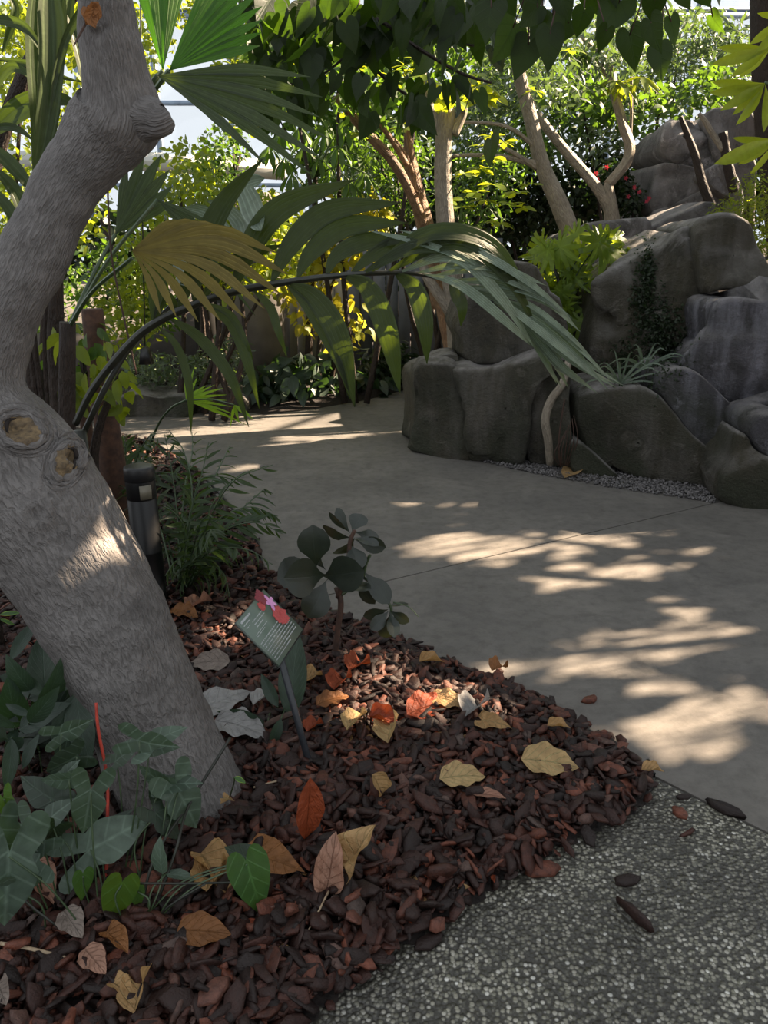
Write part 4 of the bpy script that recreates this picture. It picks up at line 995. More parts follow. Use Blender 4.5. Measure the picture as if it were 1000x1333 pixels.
def arrowheads():
    r1 = GB(110, 1190); T0 = thing('arrowhead_vine', r1, 'arrowhead vine with large dusty grey-green leaves in the lower left corner', 'plant')
    placed_leaves(T0, [((118, 1032), (108, 1092), .1, -.03, 'arrow', 1.50, (130, 1200)), ((118, 1106), (196, 1062), .1, .05, 'arrow', 1.52, (140, 1190)), ((182, 965), (233, 978), -.5, .0, 'arrow', 1.6, (160, 1150)), ((196, 968), (243, 940), .7, .05, 'arrow', 1.62, (165, 1150)),
                       ((232, 1030), (262, 1083), .2, .0, 'arrow', 1.62, (180, 1170)), ((80, 955), (122, 940), -.4, .03, 'arrow', 1.66, (90, 1120)), ((40, 1130), (18, 1082), .3, .05, 'arrow', 1.42, (70, 1200)), ((12, 1115), (5, 1218), .0, -.05, 'arrow', 1.36, (120, 1225)),
                       ((60, 1070), (95, 1038), .5, .02, 'arrow', 1.52, (100, 1180)), ((66, 1040), (20, 1012), .4, .03, 'arrowdark', 1.58, (90, 1150)), ((140, 1085), (168, 1052), .6, .03, 'arrowdark', 1.56, (140, 1170)), ((30, 1075), (60, 1110), .3, -.02, 'arrow', 1.46, (60, 1180)), ((205, 1060), (240, 1092), .5, 0, 'arrowdark', 1.58, (190, 1170)), ((152, 990), (178, 968), .6, 0, 'arrow', 1.66, (160, 1130)), ((20, 1160), (2, 1200), .4, 0, 'arrow', 1.36, (60, 1225))], TA, 'arrow', 1.5)
    placed_leaves(T0, [((55, 1095), (8, 1130), .3, -.03, 'arrow', 1.45, (80, 1190)), ((70, 1078), (48, 1110), .4, .0, 'arrowdark', 1.5, (95, 1190)), ((90, 1015), (50, 1020), .6, .0, 'arrow', 1.55, (110, 1160)), ((84, 1010), (100, 990), .5, .0, 'arrow', 1.6, (120, 1160)),
                       ((100, 985), (55, 1010), .2, .0, 'arrowdark', 1.62, (100, 1120)), ((5, 1040), (20, 1075), .4, .0, 'arrowgreen', 1.42, (40, 1180)), ((0, 1085), (28, 1150), .4, 0, 'arrow', 1.38, (50, 1200)), ((212, 1018), (178, 1000), .7, 0, 'arrow', 1.62, (180, 1160)), ((218, 1022), (262, 1015), .6, 0, 'arrow', 1.62, (190, 1160))], TH_, 'arrow', 1.5)
    r2 = GB(190, 1210); T1 = thing('arrowhead_vine', r2, 'small arrowhead vine with green and yellow-edged leaves below the big trunk', 'plant')
    placed_leaves(T1, [((322, 1125), (345, 1202), .05, -.03, 'arrowgreen', 1.44, (190, 1212)), ((325, 1118), (288, 1103), .3, .03, 'arrowdark', 1.48, (180, 1205)), ((108, 1140), (108, 1178), .3, -.01, 'arrowgreen', 1.42, (125, 1200)), ((158, 1152), (140, 1214), .2, -.02, 'arrowspot', 1.4, (170, 1220)),
                       ((178, 1160), (184, 1186), .3, 0, 'arrowgreen', 1.42, (185, 1215)), ((108, 1228), (94, 1270), .3, 0, 'arrowdark', 1.36, (120, 1260))], THT, 'arrowgreen', 1.4)
    placed_leaves(T1, [((212, 1138), (200, 1096), .8, .0, 'arrow', 1.47, (185, 1212)), ((216, 1138), (255, 1136), .9, .0, 'arrow', 1.47, (190, 1212)), ((320, 1122), (300, 1160), .8, .0, 'arrow', 1.46, (195, 1212)), ((305, 1012), (322, 1018), .4, 0, 'arrowgreen', 1.66, (295, 1050))], T_LANCE if False else grid_leaf(1, .5, 'ovate', 7, 4, .2, .3, .03), 'arrow', 1.45)
    # crossing dark vine stems
    for k, L in enumerate([[(300, 900+60, 4, 1.75), (250, 1040, 4, 1.65), (200, 1120, 4, 1.5), (180, 1210, 4, 1.42)], [(285, 985, 3, 1.75), (245, 1050, 4, 1.62), (228, 1110, 4, 1.5), (190, 1215, 4, 1.42)], [(0, 1125, 4, 1.36), (30, 1170, 4, 1.36), (80, 1210, 3, 1.36)], [(330, 1148, 3, 1.44), (250, 1150, 3, 1.42), (180, 1150, 3, 1.42)], [(268, 1150, 3, 1.42), (220, 1180, 3, 1.4), (190, 1212, 4, 1.4)]]):
        stem('vine_stem', L, M['stemdark'], T1 if k in (3, 4) else T0)
    # leafy groundcover to the far left under the trunk
    r3 = GB(60, 960); T2 = thing('peace_lily', r3, 'dark leafy clump with long pointed leaves left of the trunk foot', 'plant')
    TL = grid_leaf(1, .3, 'lance', 9, 4, .2, .35, .02); TW = grid_leaf(1, .42, 'ovate', 9, 4, .18, .3, .03)
    placed_leaves(T2, [((40, 900), (5, 862), .5, -.05, 'under', 1.9, (60, 960)), ((60, 915), (50, 815), .2, .1, 'under', 2.0, (62, 955)), ((60, 930), (84, 880), .5, 0, 'under', 2.0, (64, 955)), ((95, 905), (82, 1010), .1, -.1, 'under', 1.85, (92, 960)), ((100, 905), (108, 1000), -.4, -.12, 'under', 1.85, (95, 960)), ((25, 950), (80, 912), .5, 0, 'under', 1.8, (40, 985)), ((30, 960), (0, 985), .3, 0, 'under', 1.75, (40, 985)),
                       ((0, 880), (42, 890), .5, 0, 'under', 1.95, (20, 930)), ((82, 905), (95, 870), .5, 0, 'under', 2.05, (90, 945))], TW, 'under', 1.9)
    placed_leaves(T2, [((60, 905), (0, 868), .3, 0, 'under', 1.9, (62, 960)), ((78, 910), (10, 900), .3, 0, 'under', 1.95, (62, 960)), ((40, 930), (0, 918), .3, 0, 'under', 1.8, (60, 965)), ((15, 960), (14, 1030), .3, -.1, 'under', 1.75, (25, 990)), ((60, 945), (20, 935), .5, 0, 'arrowgreen', 1.85, (62, 960)), ((0, 800), (24, 796), .3, 0, 'arrowgreen', 2.6, (5, 830)), ((0, 806), (20, 812), .3, 0, 'arrowgreen', 2.6, (5, 830)),
                       ((14, 860), (44, 800), .4, .1, 'under', 2.2, (20, 900)), ((30, 1000), (42, 960), .5, 0, 'under', 1.7, (40, 1010))], TL, 'under', 1.9)
    for i in range(16):
        a = math.radians(rng.uniform(20, 160)); x0, y0 = rng.uniform(0, 60), rng.uniform(930, 1000); L_ = rng.uniform(40, 80)
        placed_leaves(T2, [((x0, y0), (x0+math.cos(a)*L_, y0-math.sin(a)*L_*.7), rng.normal(0, .5), rng.uniform(-.1, .1), 'arrowdark' if i % 2 else 'under', rng.uniform(1.75, 2.1), (x0+5, y0+40))], TL if i % 3 else TW, 'under', 1.9)
    # ground bromeliad by the sign
    r4 = GB(356, 925); T3 = thing('ginger_shoot', r4, 'low shoot with a few long green leaves growing left of the sign stake', 'plant')
    placed_leaves(T3, [((348, 945), (275, 928), .15, .03, 'under', 2.14, (358, 932)), ((362, 920), (338, 877), .2, .04, 'under', 2.18, (360, 930)), ((366, 935), (352, 978), .2, -.05, 'under', 2.12, (362, 932)), ((378, 935), (384, 822), .25, .1, 'under', 2.2, (364, 932)), ((345, 975), (300, 992), .7, -.05, 'arrowdark', 2.1, (352, 965))], grid_leaf(1, .34, 'lance', 9, 4, .2, .2, .02), 'under', 2.15)
    stem('rhizome', [(345, 945, 8, 2.14), (362, 936, 9, 2.15), (390, 925, 7, 2.16)], M['twig'], T3)
arrowheads()
# red stick
rb = GB(138, 1160); o = thing('plant_marker_stick', rb, 'thin red-orange stick standing in the vine by the trunk', 'stick')
stem('stick', [(138, 1158, 4.5, float(rb[1])), (140, 1060, 4.2, 1.6), (139, 1010, 4, 1.66), (128, 950, 4, 1.7), (125, 915, 3.5, 1.72)], M['red'], o)

# ================================================================== DRY LEAVES
DG = {}
def dleaf(kind):
    if kind not in DG:
        DG[kind] = {'curl': lambda: grid_leaf(1, .62, 'ovate', 16, 8, .5, .35, .10, 1.0, 2, .5), 'flat': lambda: grid_leaf(1, .6, 'ovate', 16, 8, .3, .3, .08, 0, 3), 'long': lambda: grid_leaf(1, .36, 'lance', 10, 6, .5, .2, .05, 0, 3, .3), 'wide': lambda: star_leaf(HEART, 5, .25, .4, .05), 'cup': lambda: grid_leaf(1, .8, 'ovate', 16, 8, .3, .5, .10, 1.3, 2)}[kind]()
    return DG[kind]
DRY = [
 ((404, 1012), (400, 1106), 'long', 'dryorange', .2, 'long upright rust-orange dry leaf standing between two brown leaves'),
 ((425, 1160), (440, 1092), 'curl', 'drypink', -.2, 'pale brown crumpled leaf standing on a thin pale stalk'),
 ((455, 1145), (462, 1073), 'cup', 'drytan', 1.0, 'narrow tan leaf blade curled on edge beside the crumpled leaf'),
 ((336, 1122), (392, 1146), 'wide', 'drybrown', .1, 'glossy golden-brown leaf lying right of the green arrowhead leaf'),
 ((262, 1120), (300, 1172), 'curl', 'drytan', .3, 'tan curled dry leaf under the green arrowhead leaf'),
 ((270, 1170), (284, 1120), 'cup', 'drytan', .2, 'small folded tan leaf just left of the green arrowhead leaf'),
 ((250, 1042), (302, 1052), 'wide', 'drytan', .2, 'tan ribbed dry leaf at the foot of the leaning trunk'),
 ((176, 1330), (192, 1262), 'curl', 'drytan', .3, 'large tan crumpled leaf at the bottom edge of the photo'),
 ((148, 1290), (172, 1308), 'cup', 'drytan', .5, 'small pale leaf scrap left of the large crumpled leaf at the bottom'),
 ((232, 1220), (300, 1230), 'flat', 'drybrown', .1, 'small orange-brown leaf lying alone in mulch in the lower left'),
 ((85, 1195), (106, 1232), 'flat', 'drygrey', .2, 'grey-white ribbed leaf below the arrowhead vine'),
 ((112, 1245), (136, 1280), 'flat', 'drypink', .2, 'pinkish curled leaf under the small green vine leaf'),
 ((140, 1222), (164, 1252), 'curl', 'drybrown', .2, 'crumpled brown leaf between the vine and the lone orange leaf'),
 ((28, 1140), (70, 1180), 'curl', 'drypink', .4, 'pale pinkish-grey leaf under the vine at the left'),
 ((0, 1290), (8, 1318), 'cup', 'drygrey', .3, 'pale leaf cut off by the left edge near the bottom'),
 ((678, 996), (756, 1006), 'flat', 'dryyellow', .1, 'large pale yellow-tan leaf lying near the right end of the bed'),
 ((572, 1022), (634, 1018), 'flat', 'dryyellow', .2, 'yellow-cream dry leaf lying in the middle of the bed'),
 ((612, 1040), (658, 1052), 'long', 'drypink', .2, 'pinkish smooth leaf just below the yellow-cream leaf'),
 ((484, 1008), (508, 1040), 'cup', 'drytan', .5, 'small upright cream leaf left of the yellow-cream leaf'),
 ((606, 940), (636, 912), 'curl', 'silver', .3, 'pale greenish-white folded leaf at the end of the long twig'),
 ((630, 945), (664, 958), 'wide', 'drytan', .2, 'tan ribbed leaf right of the pale folded leaf'),
 ((712, 952), (742, 958), 'curl', 'drytan', .2, 'small tan leaf at the bed edge by the sunlit path'),
 ((834, 1010), (866, 1016), 'curl', 'drytan', .2, 'greyish tan leaf at the corner of the bed on the joint'),
 ((546, 868), (580, 868), 'curl', 'drytan', .3, 'curled khaki leaf on the upper edge of the bed'),
 ((640, 880), (660, 870), 'cup', 'drybrown', .3, 'small brown curled leaf on the path edge above the bed'),
 ((530, 938), (590, 916), 'flat', 'dryorange', .1, 'bright red-orange leaf in the sunlit patch behind the twig'),
 ((560, 915), (610, 926), 'flat', 'drytan', .2, 'cream leaf lying behind the red-orange leaf'),
 ((395, 895), (422, 880), 'cup', 'drytan', .2, 'golden curled leaf in the sun right of the sign'),
 ((435, 905), (452, 880), 'cup', 'dryorange', .3, 'folded brown leaf between the golden leaf and the sapling'),
 ((412, 925), (455, 912), 'flat', 'drybrown', .3, 'flat reddish-brown leaf in front of the sapling'),
 ((455, 880), (480, 862), 'cup', 'dryorange', .3, 'small bright orange leaf at the foot of the sapling'),
 ((400, 960), (420, 945), 'cup', 'dryorange', .4, 'little red leaf right beside the sign stake'),
 ((246, 800), (276, 782), 'curl', 'drypink', .3, 'pinkish brown crumpled leaf below the parlour palm'),
 ((226, 798), (256, 808), 'flat', 'drybrown', .2, 'golden leaf in the sunlit patch behind the trunk'),
 ((300, 868), (246, 872), 'flat', 'drygrey', .0, 'smooth grey leaf lying by the right side of the trunk'),
 ((275, 925), (330, 905), 'wide', 'silver', .2, 'silvery white ribbed leaf beneath the green shoot left of the sign'),
 ((330, 925), (358, 908), 'curl', 'silver', .3, 'crinkled silver leaf piece next to the green shoot'),
 ((280, 945), (350, 962), 'flat', 'silver', .3, 'broken pale leaf under the green shoot near the trunk'),
 ((452, 958), (478, 930), 'curl', 'dryyellow', .3, 'cream leaf scrap in the sunlit mulch below the twig'),
 ((505, 975), (512, 935), 'curl', 'dryyellow', .4, 'curled cream leaf strip hanging over the twig'),
 ((480, 940), (520, 948), 'cup', 'dryorange', .4, 'broken orange leaf scrap in the brightest sunlit mulch'),
]
for a, t, kd, mt, ro, lab in DRY:
    A = GB(*a, .035); Tp = GB(*t, .035)
    standing = lab.startswith(('long upright', 'narrow tan', 'small upright', 'pale brown crumpled'))
    if standing:
        lo = A if a[1] > t[1] else Tp; hi_px = t if a[1] > t[1] else a; hi = at(hi_px[0], hi_px[1], float(lo[1])+.02)
        A, Tp = (lo, hi) if a[1] > t[1] else (hi, lo)
        Mx = frame_M(A, Tp, ro)
    else:
        if np.linalg.norm(Tp-A) < .03: Tp = A+nrm(Tp-A)*.04
        A[2] += .022; Tp[2] += .046
        Mx = frame_M(A, Tp, ro, (0, -.55, 1))
    g = dleaf(kd); me = cache.setdefault(('dry', kd, mt), make_mesh('dry_leaf', g[0], g[1], g[2], None, M[mt]))
    tag(link('dry_leaf', me, None, Mx), lab, 'leaf', 'fallen dry leaves')
# a litter of small leaf scraps in the two sunny patches, uncountable
def litter():
    n = 420; P = []
    for i in range(n):
        cx_, cy_, rx_, ry_ = [(480, 945, 110, 26), (255, 820, 60, 40), (470, 1100, 300, 150), (60, 830, 60, 60)][rng.choice(4, p=[.42, .2, .28, .1])]
        p = GB(cx_+rng.normal(0, rx_*.5), cy_+rng.normal(0, ry_*.5), .028); P.append(p)
    P = np.array(P); P = P[inside(P[:, 0], P[:, 1])]
    M3 = rand_frames(len(P), .032, 0, 1.4); M3[:, 2, 1] *= .5
    t = grid_leaf(1, .5, 'ovate', 4, 3, .4, .3, .12)
    k = rng.random(len(P)) < .55
    for sel, mt, nm in ((k, 'drytan', 'tan'), (~k, 'dryorange', 'orange-brown')):
        V, F, U, T = inst(t, M3[sel], P[sel]); o = part('leaf_litter', V, F, M[mt], uv=U, tint=T); tag(o, 'scattered %s leaf scraps among the bark mulch' % nm, 'leaf litter', None, 'stuff')
litter()
# twigs
def twig(L, lab, mat='twig', up=.02):
    P = [GB(a, b, up+dz) for a, b, w_, dz in L]; R = [w_/2000*depth(p) for p, (_, _, w_, _) in zip(P, L)]
    A = smooth(np.hstack([np.array(P), np.array(R)[:, None]]), 6); V, F, U = tube_geo(A[:, :3], A[:, 3], 6); o = part('twig', V, F, M[mat], uv=U); tag(o, lab, 'twig')
twig([(392, 928, 4, .01), (460, 930, 4, .02), (530, 928, 4, .02), (600, 925, 3, .02)], 'long straight brown twig lying across the sunlit mulch')
twig([(428, 1160, 3, .03), (405, 1205, 2.5, .02), (376, 1252, 2, 0)], 'thin pale stalk slanting down from the crumpled leaf', 'drystem')
twig([(575, 944, 4, .01), (610, 930, 3, .01)], 'short pale twig by the end of the long twig', 'drystem')
twig([(0, 1228, 5, .03), (40, 1235, 5, .03), (92, 1248, 4, .02)], 'pale stalk lying across the lower left corner', 'drystem')
twig([(312, 1270, 2.5, .01), (340, 1264, 3, .01), (362, 1260, 2, .01)], 'short whitish twig in the mulch near the bottom', 'drystem')
twig([(330, 1025, 2.5, .01), (378, 1012, 2.5, .01)], 'fine pale twig right of the trunk foot', 'drystem')
twig([(60, 1180, 3, .01), (30, 1210, 3, .01), (5, 1240, 3, 0)], 'dark curved twig under the vine at the left edge')
twig([(470, 870, 7, .01), (500, 862, 6, .02), (520, 856, 4, .01)], 'stout brown twig behind the orange leaf by the sapling')
twig([(290, 1282, 2, .0), (240, 1282, 3, .01), (200, 1278, 2, 0)], 'thin brown twig lying near the bottom left')

# ================================================================== ROCKS
def rock_block(parent, outline, Yl, front=.22, back=.6, mat='rock', amp=.035, label=None, nu=5, seed=0, lean=0.0, power=12):
    """outline: pixel polygon (clockwise); Yl: (px0,Y0,px1,Y1) plane of the front face"""
    x0, Y0, x1, Y1 = Yl; Yf = lambda x: Y0+(Y1-Y0)*(x-x0)/(x1-x0)
    P = np.array(outline, float); P = np.vstack([P, P[:1]])
    # densify
    Q = []
    for i in range(len(P)-1):
        m = max(1, int(np.hypot(*(P[i+1]-P[i]))/9))
        for k in range(m): Q.append(P[i]+(P[i+1]-P[i])*k/m)
    Q = np.array(Q); Q = (Q*2+np.roll(Q, 1, 0)+np.roll(Q, -1, 0))/4; qc = Q.mean(0); Q = Q+(Q-qc)/np.linalg.norm(Q-qc, axis=1)[:, None]*.6
    W3 = np.array([at(a, b, Yf(a)) for a, b in Q]); c = W3.mean(0); n = len(W3)
    H = W3[:, 2].max()-W3[:, 2].min()
    V = []; rings = []
    NF = 12
    prof = []
    for k in range(NF+1):      # front dome
        t = k/NF; r_ = math.sin(t*math.pi/2); prof.append((max(.02, r_), -front*(1-r_**power)**(1/power)))
    for k in range(1, NF+1):
        t = 1-k/NF; r_ = math.sin(t*math.pi/2); prof.append((max(.02, r_), back*(1-r_**power)**(1/power)))
    for r_, dy in prof:
        ring = c+(W3-c)*r_; ring[:, 1] += dy; 
        hz = (ring[:, 2]-W3[:, 2].min())/max(.1, H); ring[:, 1] += lean*hz
        V.append(ring)
    V = np.vstack(V); N = len(prof)
    off = Vector((seed*7.3, seed*3.1, 0))
    D = V-(c+np.array([0, back*.3, 0])); D /= np.linalg.norm(D, axis=1)[:, None]
    for i in range(len(V)):
        p = Vector(V[i])+off
        h = amp*(.8*noise.noise(p*1.6)+.5*noise.noise(p*4.5)-1.0*abs(noise.noise(p*2.3+Vector((5, 2, 1)))))
        vd, vp = noise.voronoi(p*1.5+Vector((.3*noise.noise(p*2), 0, 0))); rv = noise.random_unit_vector
        cv = noise.cell_vector(vp[0]*9.7); cw = noise.cell_vector(vp[1]*9.7); bl = min(1, max(0, (vd[1]-vd[0])/.16)); bl = .5+.5*bl
        h += amp*8.5*(bl*(cv-Vector((.5, .5, .5))).dot(p*1.5-vp[0])+(1-bl)*(cw-Vector((.5, .5, .5))).dot(p*1.5-vp[1])) + amp*.12*noise.noise(p*16)
        V[i] = V[i]+D[i]*h
    V[:, 2] = np.where(V[:, 2] < -.03, -.03, V[:, 2])
    F = []
    idx = np.arange(N*n).reshape(N, n); nx = np.roll(idx, -1, axis=1)
    F4 = np.stack([idx[:-1], nx[:-1], nx[1:], idx[1:]], -1).reshape(-1, 4)
    return part('rock_block', V, F4, M[mat], parent, label=label)
def rocks():
    yl = (520, 6.3, 740, 5.72)
    b = G(625, 603); T0 = thing('rock_outcrop', (b[0], b[1]+.3, 0), 'low dark rock outcrop left of the gap, beside the bend of the path', 'rock')
    rock_block(T0, [(519, 588), (526, 540), (530, 492), (548, 476), (590, 474), (600, 500), (612, 545), (606, 575), (612, 604), (560, 596)], yl, .16, .6, 'rock', .03, seed=1)
    rock_block(T0, [(586, 476), (640, 472), (690, 456), (722, 448), (728, 470), (700, 492), (686, 530), (683, 570), (680, 606), (640, 606), (606, 604), (604, 560), (610, 530), (596, 500)], yl, .2, .6, 'rock', .03, seed=2)
    rock_block(T0, [(692, 494), (716, 474), (736, 458), (744, 480), (738, 520), (742, 604), (712, 607), (684, 606), (684, 560), (688, 522)], yl, .1, .5, 'rock', .025, seed=3)
    rock_block(T0, [(596, 470), (592, 430), (600, 392), (620, 366), (650, 344), (690, 352), (712, 390), (726, 430), (724, 448), (690, 458), (640, 474), (610, 478)], (520, 6.5, 740, 6.0), .15, .55, 'rock', .03, seed=4)
    rock_block(T0, [(545, 478), (566, 462), (596, 458), (600, 474), (580, 482), (555, 482)], (520, 6.5, 740, 6.0), .08, .4, 'rock', .015, seed=5)
    # right outcrop
    yr = (740, 5.75, 1000, 5.15)
    b = G(860, 620); T1 = thing('rock_outcrop', (b[0], b[1]+.3, 0), 'tall grey rock outcrop of stacked sculpted blocks on the right', 'rock')
    rock_block(T1, [(738, 604), (736, 540), (742, 506), (780, 500), (832, 496), (850, 510), (880, 552), (930, 600), (930, 624), (870, 622), (800, 616)], yr, .2, .6, 'rock', .03, seed=6)
    rock_block(T1, [(736, 606), (732, 575), (740, 560), (770, 585), (800, 612), (770, 612)], yr, .24, .3, 'rock', .015, seed=7)
    rock_block(T1, [(842, 494), (852, 478), (880, 470), (896, 478), (906, 500), (936, 520), (1010, 505), (1100, 520), (1100, 640), (990, 640), (932, 618), (884, 562), (850, 516)], yr, .22, .6, 'rockblue', .03, seed=8)
    rock_block(T1, [(894, 472), (902, 440), (906, 400), (912, 384), (940, 376), (1000, 378), (1100, 376), (1130, 440), (1110, 560), (1000, 560), (940, 545), (905, 510)], (740, 5.85, 1000, 5.3), .24, .7, 'rockblue', .04, seed=9)
    rock_block(T1, [(762, 500), (758, 470), (760, 420), (770, 370), (800, 346), (850, 318), (900, 290), (910, 330), (906, 380), (900, 430), (890, 462), (868, 474), (840, 492), (800, 502)], (740, 6.25, 1000, 5.75), .25, .8, 'rock', .04, seed=10, lean=.25)
    rock_block(T1, [(896, 292), (922, 280), (950, 280), (972, 296), (988, 320), (996, 345), (1002, 372), (960, 378), (925, 372), (904, 380), (900, 340)], (740, 6.2, 1000, 5.7), .25, .8, 'rock', .035, seed=11, lean=.15)
    b = G(960, 652); T2 = thing('boulder', (b[0]+.1, b[1]+.2, 0), 'small rounded boulder with a crack at the right edge of the path', 'rock')
    y2 = (930, 4.93, 1000, 4.8)
    rock_block(T2, [(928, 648), (932, 615), (942, 580), (960, 548), (966, 556), (972, 578), (1000, 606), (1030, 625), (1040, 655), (985, 657), (950, 655)], y2, .14, .35, 'rock', .02, seed=12)
    rock_block(T2, [(962, 546), (975, 534), (1000, 532), (1035, 545), (1050, 590), (1045, 618), (1005, 604), (976, 576)], y2, .13, .35, 'rockblue', .02, seed=13)
    # far rock face
    b = at(870, 320, 9.5); T3 = thing('cliff', (b[0], 9.9, 0), 'tall pale grey cliff face rising far behind the right outcrop', 'rock')
    yf = (780, 9.6, 1000, 9.2)
    rock_block(T3, [(848, 205), (858, 172), (872, 152), (900, 148), (920, 190), (926, 230), (895, 222), (862, 212)], yf, .2, 1.0, 'rockpale', .05, seed=14)
    rock_block(T3, [(898, 148), (940, 146), (966, 150), (978, 170), (976, 200), (972, 300), (930, 240), (915, 190)], yf, .25, 1.0, 'rockpale', .05, seed=15)
    rock_block(T3, [(836, 270), (840, 240), (848, 208), (880, 214), (920, 226), (905, 250), (870, 270), (840, 282)], yf, .25, 1.0, 'rockpale', .05, seed=16)
    rock_block(T3, [(834, 300), (838, 274), (870, 262), (908, 240), (935, 226), (950, 260), (950, 330), (830, 330)], yf, .35, 1.0, 'rockpale', .05, seed=17)
    rock_block(T3, [(900, 232), (920, 214), (940, 216), (950, 240), (944, 262), (925, 250)], (780, 9.2, 1000, 8.9), .2, .5, 'rockpale', .04, seed=18)
    pts = [(700, 322), (720, 304), (770, 296), (830, 290), (880, 272), (922, 262), (926, 290), (900, 400), (760, 430), (700, 400)]
    T4 = thing('rock_ledge', (at(800, 330, 8.3)[0], 8.5, 0), 'pale weathered rock ledge behind the split-leaf plant and the outcrop', 'rock')
    rock_block(T4, pts, (700, 8.4, 920, 8.0), .2, .5, 'rockpale', .04, seed=19)
    # support of raised ground behind the rocks
    def lump(name, outline, Yl, f_, b_, mat, seed, amp=.06):
        o = rock_block(None, outline, Yl, f_, b_, mat, amp, seed=seed); o.name = name; o['kind'] = 'structure'; return o
    lump('ground_bank', [(600, 640), (590, 480), (640, 400), (760, 430), (1200, 300), (1300, 640)], (600, 7.9, 1200, 7.4), .3, 2.2, 'soil', 20, .05)
rocks()
# aerial root on the outcrop
T = thing('hanging_strand', G(715, 607), 'pale twisted aerial root hanging down the gap between the two outcrops', 'root')
stem('root', [(716, 604, 9, 5.6), (714, 575, 11, 5.55), (710, 545, 11, 5.52), (718, 520, 11, 5.52), (732, 500, 10, 5.5), (740, 470, 9, 5.6), (742, 440, 6, 5.8)], M['bgbark'], T)
stem('root', [(730, 608, 2, 5.55), (728, 570, 2, 5.5), (735, 520, 2, 5.5)], M['twig'], T)
for k in range(7): stem('rootlet', [(728+k*2, 606, 1.2, 5.55), (722+k*5, 590-k*3, 1.2, 5.5), (735+k*2, 565-k*4, 1, 5.5)], M['twig'], T)

# gravel strip
def gravel():
    poly = np.array([G(*p)[:2] for p in [(628, 602), (700, 618), (800, 636), (880, 648), (930, 655), (940, 632), (880, 612), (740, 596), (640, 590)]])
    n = 9000; x = rng.uniform(poly[:, 0].min(), poly[:, 0].max(), n); y = rng.uniform(poly[:, 1].min(), poly[:, 1].max()+.2, n)
    k = inside(x, y, poly); x, y = x[k], y[k]; P = np.stack([x, y, rng.uniform(.002, .018, len(x))], 1)
    c = chip_template(3); c = (c[0]*[1, 1.3, 1.4], c[1], c[2]); M3 = rand_frames(len(P), .018, 0, .5)
    V, F, U, T = inst(c, M3, P); o = part('gravel', V, F, M['gravel'], tint=T, sm=False, origin=np.array([1.5, 5.3, 0])); tag(o, 'strip of small grey gravel along the foot of the rocks', 'gravel', None, 'stuff')
gravel()
# fallen strip leaf on the gravel
o = tag(link('dry_leaf', make_mesh('dry_leaf', *grid_leaf(1, .3, 'lance', 10, 4, .3, .1, .05), None, M['drytan']), None, frame_M(G(735, 622, .02), G(766, 598, .03), .3, (0, -.5, 1))), 'long pale fallen leaf lying on the gravel by the root', 'leaf')
o = tag(link('dry_leaf', make_mesh('dry_leaf', *grid_leaf(1, .3, 'lance', 10, 4, .3, .1, .05), None, M['drybrown']), None, frame_M(G(765, 604, .03), G(800, 612, .02), .3, (0, -.5, 1))), 'thin brownish leaf on the gravel right of the long pale one', 'leaf')

# plants on the rocks
def tuft(px, py, Y, n, L_, mat, lab, w_=.014, name='grass_tuft', cat='plant'):
    b = at(px, py, Y); T0 = thing(name, b, lab, cat)
    for i in range(n):
        a = math.radians(15+150*i/(n-1)+rng.normal(0, 8)); l_ = L_*rng.uniform(.6, 1.1); d = np.array([math.cos(a), rng.uniform(-.6, .2), math.sin(a)]); 
        P = [b, b+d*l_*.5, b+d*l_*.85+[0, 0, -.12*l_], b+np.array([d[0]*1.2, d[1]*1.2, d[2]*.75])*l_-[0, 0, .25*l_*abs(d[0])]]
        V, F, U = blade(P, w_, 'blade', 10, 2, .3, .2); part('leaf_blade', V, F, M[mat], T0, uv=U, tint=np.full(len(V), rng.random()), origin=b)
tuft(808, 500, 5.55, 15, .32, 'palmgrey', 'grassy spider plant tuft growing in the pocket of the rock outcrop')
tuft(838, 480, 5.6, 14, .28, 'palmgrey', 'silvery strappy tuft beside the spider plant on the rock')
def ivy():
    T0 = thing('creeping_fig', at(845, 480, 5.5), 'dark creeping vine covering the shaded face of the tall outcrop', 'vine')
    n = 2600; P = []
    dg = bpy.context.evaluated_depsgraph_get(); hits = 0
    for i in range(n):
        a, b = [(862, 440, 26, 60), (838, 390, 14, 45), (815, 470, 20, 30), (840, 340, 6, 30)][rng.choice(4, p=[.5, .25, .15, .1])][:2]
        q = [(862, 440, 22, 42), (838, 390, 14, 45), (815, 470, 20, 26), (845, 350, 8, 30)][rng.choice(4, p=[.5, .25, .15, .1])]
        px, py = q[0]+rng.normal(0, q[2]*.6), q[1]+rng.normal(0, q[3]*.6); d = Vector(ray(px, py)).normalized()
        ok, loc, nn, _, ob, _ = scn.ray_cast(dg, Vector(CAM)+d*4.2, d, distance=6)
        if ok and ob.name.startswith('rock_block'): P.append(np.array(loc)+np.array(nn)*rng.uniform(.004, .03))
    P = np.array(P)
    if len(P): foliage(T0, M['bgdark'], T_SMALL, rand_frames(len(P), .03, .6, .3), P)
bpy.context.view_layer.update()
ivy()

